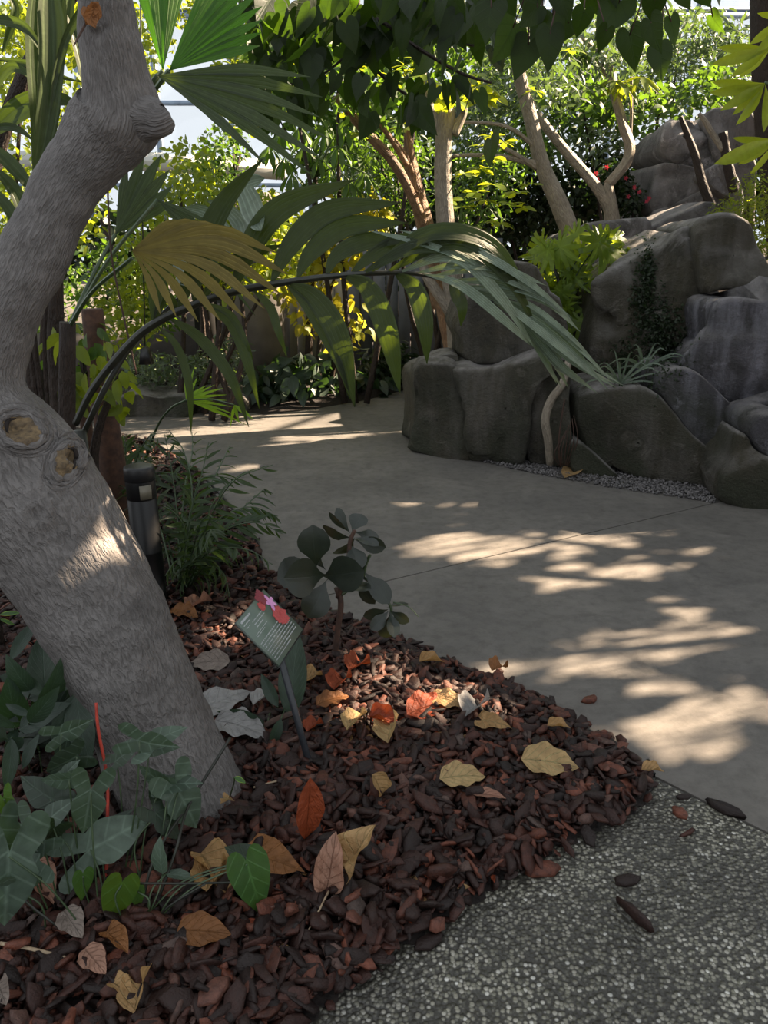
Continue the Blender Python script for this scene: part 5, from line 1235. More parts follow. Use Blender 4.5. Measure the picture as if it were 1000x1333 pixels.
# ================================================================== BACKGROUND TREES AND SHRUBS
def tree(name, lab, cat, base, trunks, fol=(), group=None, bark='bgbark'):
    T0 = thing(name, base, lab, cat, group)
    for L in trunks: stem('trunk' if L[0][2] > 14 else 'branch', L, M[bark], T0, 9 if L[0][2] > 14 else 6, 6)
    for (mt, tm, n, size, blobs, down, nparts) in fol:
        P = blob_points(blobs, n); foliage(T0, M[mt], tm, rand_frames(n, size, down), P, nparts, size=size)
    return T0
def rosette(T0, px, py, Y, n, L_, mat, tm=None, tilt=.3, name='leaf'):
    tm = tm or T_OBOV; c = at(px, py, Y); me = cache.setdefault(('ros', id(tm), mat), make_mesh(name, tm[0], tm[1], tm[2], None, M[mat]))
    a0 = rng.uniform(0, 6.28)
    for k in range(n):
        a = a0+6.283*k/n+rng.normal(0, .15); d = nrm([math.cos(a), math.sin(a)*.8, tilt-.5*rng.random()]); l_ = L_*rng.uniform(.8, 1.15)
        link(name, me, T0, frame_M(c, c+d*l_, rng.normal(0, .25), (0, -.3, 1)))
# --- tree left of the rocks (three stems from one base) with lit crown
def bgtrees():
    Yt = 6.9
    b = at(600, 470, Yt); b[2] = 0
    T0 = tree('pale_tree', 'pale straight tree stem behind the left outcrop, cut off at the top', 'tree', b,
        [[(604, 560, 34, Yt), (596, 420, 30, Yt), (584, 330, 25, Yt), (577, 240, 23, Yt), (578, 180, 23, Yt), (580, 142, 27, Yt)], [(590, 175, 14, Yt), (600, 150, 15, Yt), (602, 138, 14, Yt-.05)], [(572, 170, 13, Yt), (560, 140, 12, Yt), (550, 110, 10, Yt), (556, 60, 8, Yt)], [(598, 430, 16, Yt), (580, 396, 15, Yt), (556, 360, 13, Yt), (548, 330, 10, Yt)]])
    for (x, y) in [(560, 106), (585, 112), (610, 115), (630, 110), (595, 130), (570, 128), (640, 122), (612, 96), (548, 96), (605, 125), (625, 128)]: rosette(T0, x+rng.normal(0, 3), y, Yt+rng.uniform(-.5, .3), 8, .14, 'lime', tilt=.0)
    b = at(585, 470, 7.4); b[2] = 0
    T1 = tree('slender_tree', 'slender tan tree with several forking stems left of the straight pale stem', 'tree', b,
        [[(592, 552, 18, 7.4), (590, 480, 17, 7.4), (575, 400, 15, 7.4), (560, 320, 14, 7.4), (545, 275, 13, 7.3), (515, 215, 13, 7.1), (470, 165, 12, 6.9), (437, 125, 10, 6.8)],
         [(575, 400, 26, 7.5), (560, 320, 24, 7.5), (545, 260, 22, 7.5), (535, 215, 18, 7.5), (530, 170, 9, 7.5)],
         [(540, 250, 9, 7.4), (535, 200, 9, 7.4), (530, 165, 7, 7.4), (516, 150, 6, 7.4)], [(530, 215, 8, 7.3), (505, 175, 7, 7.2), (488, 160, 5, 7.1), (470, 160, 4, 7.1)], [(540, 230, 6, 7.4), (520, 190, 6, 7.3), (480, 150, 5, 7.2), (460, 120, 4, 7.0)]],
        [('bggreen', T_OVATE, 260, .11, [(440, 110, 70, 60, 6.6, .5), (500, 120, 60, 40, 7, .5)], .9, 180)], bark='tanbark')
    for i in range(26): rosette(T1, rng.uniform(340, 560), rng.uniform(60, 180), rng.uniform(6.3, 7.3), 6, .12, ['lime', 'yellowgreen', 'lime'][i % 3])
    # leaning pale tree
    b = at(760, 350, 8.0); b[2] = .0
    T2 = tree('leaning_pale_tree', 'pale slender tree leaning left above the split-leaf plant', 'tree', b,
        [[(815, 530, 32, 7.9), (775, 420, 30, 7.9), (752, 330, 25, 7.9), (730, 270, 24, 7.9), (706, 215, 20, 7.9), (690, 150, 18, 7.9), (676, 95, 17, 7.9), (668, 30, 15, 7.9)], [(700, 214, 10, 7.9), (660, 205, 7, 7.8), (620, 202, 6, 7.7), (590, 203, 5, 7.6)], [(704, 198, 6, 7.9), (660, 165, 5, 7.8), (595, 158, 4, 7.7)], [(700, 220, 7, 7.9), (670, 200, 6, 7.8), (640, 185, 4, 7.7)]],
        [('bggrey', T_LANCE, 500, .12, [(680, 40, 60, 40, 7.8, .6), (720, 110, 50, 40, 8.1, .6)], .6, 0)])
    for (x, y) in [(640, 178), (655, 185), (625, 220), (640, 240), (665, 265), (680, 270), (672, 250), (620, 250), (632, 260), (605, 225), (690, 240), (600, 270), (650, 290), (610, 300), (585, 260), (640, 205), (628, 190), (696, 118), (742, 66)]:
        rosette(T2, x, y, 7.2+rng.uniform(-.3, .3), 8, .13, ['lime', 'yellowgreen'][rng.integers(2)])
    # forked tree
    b = at(797, 300, 9.0); b[2] = .5
    T3 = tree('forked_tree', 'forked pale tree with a long slanting limb in front of the far cliff', 'tree', b,
        [[(804, 500, 26, 9), (800, 330, 24, 9), (797, 290, 21, 9), (794, 262, 17, 9), (792, 244, 14, 9), (793, 236, 8, 9)], [(799, 290, 13, 9), (786, 258, 15, 9), (770, 235, 14, 9), (735, 195, 13, 9), (700, 150, 12, 9), (690, 130, 10, 9)], [(792, 240, 14, 9), (815, 212, 14, 9), (820, 190, 14, 9), (812, 165, 13, 9), (800, 120, 12, 9), (795, 90, 10, 9), (770, 60, 8, 9), (740, 40, 6, 9)], [(820, 190, 5, 9), (822, 150, 4, 9), (822, 100, 4, 9)], [(800, 110, 7, 9), (780, 85, 6, 9), (756, 65, 5, 9)]],
        [('bggrey', T_LANCE, 400, .13, [(790, 60, 60, 40, 9, .6)], .8, 0)])
    for (x, y) in [(765, 70), (800, 105), (835, 100), (812, 110), (775, 110), (745, 60)]: rosette(T3, x, y, 8.8, 9, .26, 'bggreen' if x < 800 else 'yellowgreen', T_LANCE, 0)
    # snags on the rock
    for L, lab in (([(926, 268, 13, 8.1), (915, 240, 12, 8.1), (906, 205, 11, 8.1), (895, 175, 9, 8.1), (886, 152, 6, 8.1)], 'slanting dead branch standing on the ledge before the cliff'), ([(956, 250, 14, 8.3), (948, 215, 14, 8.3), (941, 172, 12, 8.3)], 'thick broken dead stub standing right of the slanting dead branch')):
        P = at(L[0][0], L[0][1], L[0][3]); T0 = thing('dead_snag', P, lab, 'dead branch'); stem('trunk', L, M['darkbark'], T0, 8)
        if L[0][0] > 950: stem('branch', [(942, 195, 9, 8.3), (930, 178, 8, 8.3), (918, 158, 7, 8.3), (910, 148, 5, 8.3)], M['bgbark'], T0)
        else: stem('branch', [(900, 185, 6, 8.1), (890, 176, 4, 8.1)], M['darkbark'], T0)
    # right edge tree
    b = at(1030, 300, 8.6); b[2] = 0
    T4 = tree('dark_tree', 'dark rough tree stem at the upper right edge', 'tree', b, [[(1030, 470, 44, 8.6), (1018, 300, 40, 8.6), (1004, 180, 38, 8.6), (996, 60, 36, 8.6), (994, -60, 34, 8.6)]], bark='darkbark')
    b = at(1090, 420, 5.2); b[2] = 0
    T5 = thing('umbrella_plant', b, 'plant with lime hand-shaped leaves reaching in at the upper right edge', 'plant')
    stem('trunk', [(1100, 480, 26, 5.3), (1090, 300, 22, 5.2), (1070, 100, 18, 5.1), (1060, 10, 12, 5.1)], M['bgbark'], T5)
    for (hx, hy, r_, angs) in [(996, 108, 58, (205, 222, 238, 256, 188, 280)), (1004, 62, 56, (188, 206, 224, 244)), (1012, 180, 62, (196, 214, 232, 250)), (1040, 20, 55, (190, 210, 230))]:
        stem('petiole', [(1075, hy+40, 5, 5.1), (1035, hy+10, 4, 5.05), (hx, hy, 4, 5)], M['stemgreen'], T5)
        for i, a in enumerate(angs):
            ar = math.radians(a); l_ = r_*rng.uniform(.8, 1.05)
            me = cache.setdefault(('umb',), make_mesh('leaflet', *grid_leaf(1, .17, 'obov', 8, 4, .3, .45), None, M['lime']))
            link('leaflet', me, T5, frame_M(at(hx, hy, 5), at(hx+math.cos(ar)*l_, hy-math.sin(ar)*l_*.75, 4.85+rng.normal(0, .08)), rng.normal(.2, .3)))
bgtrees()

def mono(px, py, Y, lab):   # split-leaf plant between the outcrops
    b = at(px, py, Y); b[2] = 0; T0 = thing('split_leaf_plant', b, lab, 'plant')
    spl = []
    for t in np.linspace(0, 1, 23):
        a = math.pi*(.5-t*1.35); r_ = (1 if t < .02 else .62+.28*math.cos(a*1.1))*(.5 if int(round(t*22)) % 3 == 2 and .08 < t < .95 else 1); spl.append((max(0, math.cos(a))*r_*.8 if t > 0 else 0, math.sin(a)*r_*(1 if t < .5 else .6)))
    spl[0] = (0, 1); spl.append((0, -.08)); tm = star_leaf(spl, 4, .1, .4, .02, 1); me = make_mesh('leaf', tm[0], tm[1], tm[2], None, M['monstera'])
    stem('stem', [(720, 470, 8, Y), (722, 420, 7, Y-.05), (728, 370, 6, Y-.1), (715, 330, 5, Y)], M['stemdark'], T0)
    for i in range(80):
        x, y = rng.normal(762, 30), rng.normal(355, 26)
        if i > 30: x, y = rng.normal(725, 14), rng.normal(375, 34)
        x = min(max(x, 702), 830); y = min(max(y, 305), 420)
        if x > 775 and y > 345: y = rng.uniform(308, 330)
        Yk = Y+rng.uniform(-.35, .4); a = at(x, y, Yk); an = rng.uniform(0, 6.28); l_ = rng.uniform(.08, .24)
        tp = a+np.array([math.cos(an)*.8, -.5+rng.normal(0, .3), math.sin(an)*.7-.2])*l_
        link('leaf', me, T0, frame_M(a, tp, rng.normal(0, .6)))
        if i % 2 == 0:
            pts = smooth(np.array([at(722+rng.normal(0, 4), 430, Y), (a+at(722, 400, Y))/2, a]), 4); V, F, U = tube_geo(pts, .006, 5); part('petiole', V, F, M['stemgreen'], T0, uv=U, origin=pts[0])
mono(725, 420, 6.6, 'lush bright green split-leaf plant in the gap between the two rock outcrops')

def shrub(name, lab, blobs, n, size, mat, tm=T_SMALL, down=.5, nparts=0, cat='shrub', stems=3, bark='darkbark', group=None):
    cxm = np.mean([b_[0] for b_ in blobs]); Ym = np.mean([b_[4] for b_ in blobs]); top = min(b_[1] for b_ in blobs)
    base = at(cxm, 500, Ym); base[2] = 0.02
    T0 = thing(name, base, lab, cat, group)
    for k in range(stems):
        b_ = blobs[k % len(blobs)]; e = at(b_[0]+rng.normal(0, b_[2]*.3), b_[1], b_[4]); s0 = base+np.array([(k-stems/2)*.12, 0, 0])
        pts = smooth(np.array([s0, (s0+e)/2+rng.normal(0, .08, 3), e]), 5); V, F, U = tube_geo(pts, np.linspace(.035, .012, len(pts)), 6); part('stem', V, F, M[bark], T0, uv=U)
    P = blob_points(blobs, n); foliage(T0, M[mat], tm, rand_frames(n, size, down), P, nparts, size=size)
    return T0
shrub('leafy_shrub', 'bright yellow-green shrub seen at the left edge behind the leaning trunk', [(40, 90, 70, 110, 7, .8), (90, 240, 60, 90, 7, .8), (20, 260, 40, 80, 7, .7), (110, 30, 60, 50, 7.2, .6)], 2600, .075, 'yellowgreen', nparts=60)
shrub('leafy_shrub', 'yellow-green rounded shrub in the gap right of the leaning trunk', [(240, 250, 60, 75, 8, .8), (320, 290, 80, 60, 8, .8), (350, 330, 60, 60, 7.8, .8), (200, 320, 50, 60, 7.6, .6), (160, 400, 60, 60, 7.5, .6)], 3600, .075, 'yellowgreen', nparts=80)
shrub('leafy_shrub', 'darker upright shrub rising against the pale glass wall', [(290, 200, 40, 45, 8.8, .35), (260, 240, 50, 40, 8.8, .35)], 900, .075, 'bggreen')
shrub('tall_broadleaf_tree', 'dense grey-green tree mass filling the top right behind the forked tree', [(700, 100, 80, 70, 11.5, 1), (820, 110, 90, 60, 11.5, 1), (900, 60, 90, 60, 12, 1), (960, 90, 60, 70, 12, .8), (800, 20, 90, 30, 12, .8), (640, 160, 60, 80, 11.5, 1), (760, 180, 80, 50, 11.2, 1)], 6800, .15, 'bggrey', T_LANCE, .4, cat='tree')
shrub('tall_broadleaf_tree', 'sunlit green tree behind the forked tree and far cliff', [(840, 140, 70, 40, 10.8, .8), (760, 130, 60, 50, 10.8, .8), (690, 190, 50, 40, 10.8, .8), (930, 120, 50, 40, 10.8, .6)], 1500, .12, 'bggreen', T_SMALL, .4, 60, cat='tree')
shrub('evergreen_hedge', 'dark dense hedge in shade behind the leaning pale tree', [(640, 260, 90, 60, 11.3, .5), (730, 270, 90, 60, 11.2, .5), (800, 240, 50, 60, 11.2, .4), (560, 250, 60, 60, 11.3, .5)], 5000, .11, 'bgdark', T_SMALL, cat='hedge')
shrub('evergreen_hedge', 'tall dark hedge against the glass in the middle distance', [(480, 200, 90, 90, 12.5, .6), (560, 140, 80, 100, 12.5, .6), (420, 130, 80, 90, 12.5, .6), (640, 100, 80, 80, 13, .6)], 3600, .16, 'bggreen', T_SMALL, cat='hedge')
shrub('bamboo_shrub', 'airy green shrub with narrow leaves between the tan stems and the pale stem', [(620, 250, 50, 60, 8.6, .5), (530, 230, 50, 60, 8.8, .5), (500, 190, 50, 50, 8.8, .5), (650, 215, 50, 30, 8.6, .5)], 1500, .12, 'bggreen', T_LANCE, .5, 200)
shrub('fern_mass', 'grey-green feathery mass behind the tan stems', [(510, 240, 60, 60, 11.5, .5), (460, 220, 50, 50, 11.5, .5)], 1400, .11, 'bggrey', T_LANCE, .5)
shrub('fine_leaf_shrub', 'fine-leaved yellow-green bush on top of the right outcrop', [(985, 265, 45, 45, 7.6, .4), (950, 280, 35, 22, 7.4, .3), (990, 320, 30, 30, 7.3, .3), (1050, 280, 60, 60, 7.5, .4)], 3200, .05, 'yellowgreen', T_LANCE, .3)
shrub('croton', 'yellow-leaved shrub seen through the big frond', [(430, 330, 50, 45, 8.6, .4), (440, 420, 46, 40, 8.6, .4), (400, 380, 40, 50, 8.7, .4), (470, 280, 50, 40, 8.8, .4)], 620, .14, 'yellow', T_OVATE, .8, 200)
shrub('croton', 'bright lime shrub behind the wide grey frond leaves', [(340, 330, 70, 50, 7.4, .4), (300, 350, 60, 40, 7.4, .4), (250, 330, 60, 50, 7.4, .4)], 700, .1, 'lime', T_OVATE, .8, 200)
shrub('understory_shrub', 'dark broad-leaved shrub along the foot of the back wall', [(400, 488, 66, 34, 8.7, .4), (460, 500, 50, 22, 8.9, .3), (360, 500, 50, 30, 8.3, .3)], 420, .2, 'under', T_OVATE, .7, 250)
shrub('understory_shrub', 'low dark shrub with strappy leaves right of the broad-leaved one', [(500, 475, 34, 28, 9.3, .3), (520, 470, 20, 30, 9.4, .3)], 500, .16, 'bgdark', T_LANCE, .5, 120)
shrub('understory_shrub', 'misty grey feathery plants behind the low left rocks', [(230, 490, 60, 34, 8.2, .4), (290, 470, 40, 40, 8.4, .4), (180, 480, 40, 30, 8.0, .4)], 1600, .09, 'bggrey', T_LANCE, .3, 0)
shrub('variegated_shrub', 'lit broad-leaved plant at the base of the brown stump', [(80, 450, 26, 34, 3.4, .15), (140, 480, 30, 40, 3.6, .15), (100, 500, 40, 30, 3.5, .15), (150, 520, 22, 20, 3.7, .1)], 70, .1, 'yellowgreen', T_OVATE, .9, 70)
shrub('variegated_shrub', 'dark green broad leaves just behind the brown stump', [(110, 470, 40, 60, 3.9, .15), (60, 480, 26, 60, 3.6, .15)], 60, .12, 'bggreen', T_OVATE, .9, 60)
shrub('climbing_vine', 'green climber on the back wall left of the concrete column', [(160, 360, 70, 60, 8.9, .2), (60, 380, 60, 60, 9.4, .5), (200, 400, 50, 40, 8.9, .2), (30, 330, 50, 60, 9.2, .5)], 1800, .1, 'bggreen')
shrub('flowering_shrub', 'dark shrub dotted with red flowers left of the far cliff', [(800, 240, 26, 34, 9.5, .3), (822, 260, 18, 26, 9.4, .3)], 900, .07, 'bgdark')
T0 = [o for o in C.objects if o.name.startswith('flowering_shrub')][0]
for (x, y) in [(776, 226), (778, 234), (790, 218), (815, 232), (832, 250), (818, 256), (842, 262), (787, 266), (845, 258), (826, 244)]:
    c = at(x, y, 9.1); g = []
    for k in range(5):
        a = 6.283*k/5; d = nrm([math.cos(a), -.5, math.sin(a)]); V_, F_, U_ = T_SMALL; m3, p = np_M(frame_M(c, c+d*.03, 0)); g.append((V_@m3.T+p, F_, U_))
    V, F, U, t = merge(g); part('flower', V, F, M['flower'], T0, uv=U, tint=t, label='small red flower')

# umbrella leaves (schefflera) between the fan and the tan stems
def schefflera():
    b = at(402, 480, 8.9); b[2] = .03; T0 = thing('umbrella_tree', b, 'umbrella tree with drooping finger leaves in the middle left', 'tree')
    stem('trunk', [(400, 520, 11, 8.9), (404, 400, 9, 8.8), (410, 280, 8, 8.7), (410, 200, 6, 8.6)], M['darkbark'], T0)
    me = make_mesh('leaflet', *grid_leaf(1, .26, 'obov', 5, 2, .25, .45), None, M['bggreen'])
    for (x, y) in [(370, 205), (395, 190), (415, 205), (440, 190), (465, 200), (380, 225), (430, 225), (455, 235), (350, 190), (405, 235), (475, 225), (390, 165), (450, 165), (425, 170), (365, 170)]:
        Y = 8.4+rng.uniform(-.3, .4); c = at(x, y, Y); stem('petiole', [(412, 230, 2, 8.6), ((x+412)/2, (y+220)/2-8, 2, (Y+8.6)/2), (x, y, 1.5, Y)], M['stemgreen'], T0)
        for k in range(10):
            a = 6.283*k/10; d = nrm([math.cos(a), math.sin(a)*.7, -.55+rng.normal(0, .1)]); link('leaflet', me, T0, frame_M(c, c+d*.24, 0, (0, 0, 1)))
schefflera()
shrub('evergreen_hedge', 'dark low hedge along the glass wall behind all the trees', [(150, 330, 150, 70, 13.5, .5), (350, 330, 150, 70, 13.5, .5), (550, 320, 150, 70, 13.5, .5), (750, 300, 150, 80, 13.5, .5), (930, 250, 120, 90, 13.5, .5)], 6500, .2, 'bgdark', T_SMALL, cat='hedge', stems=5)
shrub('tall_broadleaf_tree', 'lacy green tree at the top left seen past the fan palm leaves', [(60, 20, 90, 60, 11.5, .7), (170, 60, 60, 80, 11.8, .7), (310, 110, 46, 70, 11.5, .6), (330, 30, 60, 40, 11.5, .6), (250, 10, 60, 26, 11.5, .5)], 2300, .12, 'yellowgreen', T_SMALL, .4, cat='tree')
shrub('tall_broadleaf_tree', 'dark green tree behind the curtain of heart leaves', [(380, 60, 80, 60, 8.3, .6), (470, 60, 80, 60, 8.3, .6), (560, 40, 80, 50, 8.3, .6)], 1500, .13, 'bggreen', T_OVATE, .6, cat='tree')

# ================================================================== OVERHEAD HEART-LEAVED BRANCHES
def overhead():
    b = np.array([3.4, 2.6, 0]); T0 = thing('heart_leaved_tree', b, 'dark heart-shaped leaves hanging from a branch at the top right', 'tree')
    Y = 2.5
    pts = smooth(np.array([b, b+[-.1, .05, 1.5], b+[-.9, 0, 2.7], at(830, -60, Y), at(640, -50, Y)]), 8); V, F, U = tube_geo(pts, np.linspace(.09, .012, len(pts)), 10); part('trunk', V, F, M['darkbark'], T0, uv=U)
    me = make_mesh('leaf', THT[0], THT[1], THT[2], None, M['headleaf'])
    L = [((668, 36), (645, 84)), ((688, 58), (668, 104)), ((716, 44), (716, 96)), ((704, 40), (694, 72)), ((740, 30), (722, 60)), ((806, 4), (776, 48)), ((820, 46), (830, 96)), ((848, 30), (858, 70)), ((858, 66), (866, 106)), ((874, 28), (882, 62)), ((852, 0), (848, 32)), ((886, -10), (900, 14)), ((912, -14), (926, 12)), ((655, -12), (672, 24)),
         ((730, -10), (742, 30)), ((770, -10), (782, 26)), ((690, -10), (690, 30)), ((700, 10), (672, 36)), ((790, 40), (776, 72)), ((640, 10), (630, 55)), ((760, 16), (750, 52)), ((826, -14), (816, 20)), ((934, -20), (942, 8)), ((624, -16), (640, 20)), ((800, -20), (800, 10)), ((928, 22), (940, 44)), ((720, 20), (728, 58))]
    for a, t in L:
        Yk = Y+rng.uniform(-.12, .2); A = at(*a, Yk); link('leaf', me, T0, frame_M(A, at(*t, Yk+rng.uniform(-.04, .05)), rng.normal(0, .45), sx=rng.uniform(1., 1.3)))
        top = at(a[0]+rng.normal(0, 8), -58, Y); pts = smooth(np.array([top, (top+A)/2+rng.normal(0, .01, 3), A]), 4); V, F, U = tube_geo(pts, .0022, 4); part('twig', V, F, M['twig'], T0, uv=U, origin=pts[0])
    # second, farther: many smaller heart leaves
    b = np.array([-.6, 9.6, 0]); b = np.array([.2, 4.6, 0]); b = at(20, 640, 4.9); b[2] = 0.02
    T1 = thing('heart_leaved_tree', b, 'curtain of smaller heart leaves on dark twigs across the top centre', 'tree')
    pts = smooth(np.array([b, b+[.1, 0, 1.8], at(120, -40, 4.7), at(330, -50, 4.6), at(520, -60, 4.5)]), 8); V, F, U = tube_geo(pts, np.linspace(.06, .02, len(pts)), 8); part('trunk', V, F, M['darkbark'], T1, uv=U)
    for Lb in [[(330, -50, 7, 4.6), (420, -10, 6, 4.5), (500, 30, 5, 4.4), (540, 60, 5, 4.4), (600, 95, 4, 4.4), (640, 108, 3, 4.4)], [(468, -60, 6, 4.6), (466, 20, 6, 4.6), (468, 62, 5, 4.6), (510, 110, 4, 4.6), (560, 140, 3, 4.6)], [(466, 60, 4, 4.6), (430, 90, 3, 4.6), (400, 110, 3, 4.6), (380, 115, 2, 4.6)], [(520, -60, 5, 4.5), (570, -10, 4, 4.5), (590, 50, 3, 4.5), (620, 60, 3, 4.5)], [(340, -50, 5, 4.7), (350, 20, 4, 4.7), (330, 60, 3, 4.7)], [(600, -50, 4, 4.3), (680, 40, 3, 4.3), (720, 70, 2, 4.3)]]: stem('branch', Lb, M['darkbark'], T1)
    me2 = make_mesh('leaf', THT[0], THT[1], THT[2], None, M['headleaf'])
    for i in range(250):
        r_ = rng.random()
        if r_ < .78: x, y = rng.uniform(322, 660), abs(rng.normal(0, 55))-10
        elif r_ < .9: x, y = rng.normal(400, 45), rng.uniform(60, 150)
        else: x, y = rng.normal(520, 40), rng.uniform(100, 150)
        if 470 < x < 560 and 70 < y < 100 and rng.random() < .6: continue
        Yk = rng.uniform(4.0, 4.9); a = at(x, y, Yk); l_ = rng.uniform(.07, .135); an = rng.normal(0, .5)
        link('leaf', me2, T1, frame_M(a, a+np.array([math.sin(an*1.8)*.8, rng.normal(0, .5), -1])*l_, rng.normal(0, .9), sx=rng.uniform(.75, 1.15)))
overhead()

# left hanging cords / lantern / stumps
def stumps():
    for (L, lab) in (([(150, 640, 36, 3.9), (140, 560, 32, 3.9), (130, 490, 30, 3.9), (122, 420, 28, 3.9), (120, 402, 27, 3.9)], 'brown cut-off palm stump behind the leaning trunk'), ([(114, 600, 16, 3.7), (112, 545, 15, 3.7), (110, 528, 13, 3.7)], 'short thin brown stump in front of the taller stump')):
        b = at(L[0][0], L[0][1], L[0][3]); b[2] = .03
        T0 = thing('palm_stump', b, lab, 'stump'); P0 = [(L[0][0]+3, L[0][1]+70, L[0][2]+2, L[0][3])]
        stem('trunk', P0+L, plain_mat('stump_brown', (88, 60, 44), (54, 36, 28), 30, .8, .5, .01), T0, 16)
    T0 = thing('cane_clump', at(60, 560, 3.0)*[1, 1, 0]+[0, 0, .03], 'clump of dark thin canes between the leaning trunk and the stump', 'canes')
    for L in ([(56, 600, 9, 3), (48, 530, 8, 3), (40, 460, 8, 3), (36, 420, 7, 3)], [(62, 600, 8, 3), (54, 520, 8, 3), (44, 440, 8, 3), (44, 400, 6, 3)], [(66, 600, 6, 3), (60, 500, 6, 3), (58, 440, 5, 3), (62, 370, 5, 3)]): stem('cane', L, M['darkbark'], T0)
    T0 = thing('hanging_lantern', at(190, 470, 7), 'small dark lantern hanging from a thin cord left of the column', 'lantern')
    c = at(190, 462, 7); h = .08; w_ = .045; V = [(c[0]+a*w_*s_, c[1]+b_*w_*s_, c[2]+z) for z, s_ in ((-h, 1.2), (h*.6, .8), (h, .1)) for a, b_ in ((-1, -1), (1, -1), (1, 1), (-1, 1))]
    F = [(3, 2, 1, 0)]+[(j*4+i, j*4+(i+1) % 4, j*4+4+(i+1) % 4, j*4+4+i) for j in range(2) for i in range(4)]; part('shade', V, np.array(F), M['black'], T0, sm=False)
    V, F, U = tube_geo([c+[0, 0, h], at(184, 200, 7), at(182, -120, 7)], .006, 5); part('cord', V, F, M['black'], T0, uv=U)
    T0 = thing('hanging_strand', at(178, 488, 2.7), 'thin dark cord hanging down past the olive fan leaf', 'root')  # this strand is a hanging cord, not a plant root
    stem('root', [(178, 488, 2.5, 2.7), (165, 430, 2.5, 2.7), (150, 360, 2.5, 2.7), (143, 310, 2.5, 2.7), (140, 180, 2.5, 2.7), (150, -60, 2.5, 2.7)], M['twig'], T0)
    # low rocks at the far left of the path
    for k, (ol, Y) in enumerate((([(150, 548), (148, 520), (170, 505), (210, 512), (250, 508), (258, 535), (240, 548)], 7.7), ([(236, 548), (240, 520), (270, 505), (320, 512), (332, 530), (326, 545)], 7.9))):
        T0 = thing('low_rock', (at(ol[0][0]+50, 540, Y)[0], Y+.2, 0), ['low mossy rock at the far left edge of the path', 'low dark rock right of the mossy one at the far edge of the path'][k], 'rock')
        rock_block(T0, ol, (100, Y, 400, Y+.1), .12, .5, 'rock', .03, seed=30+k)
stumps()

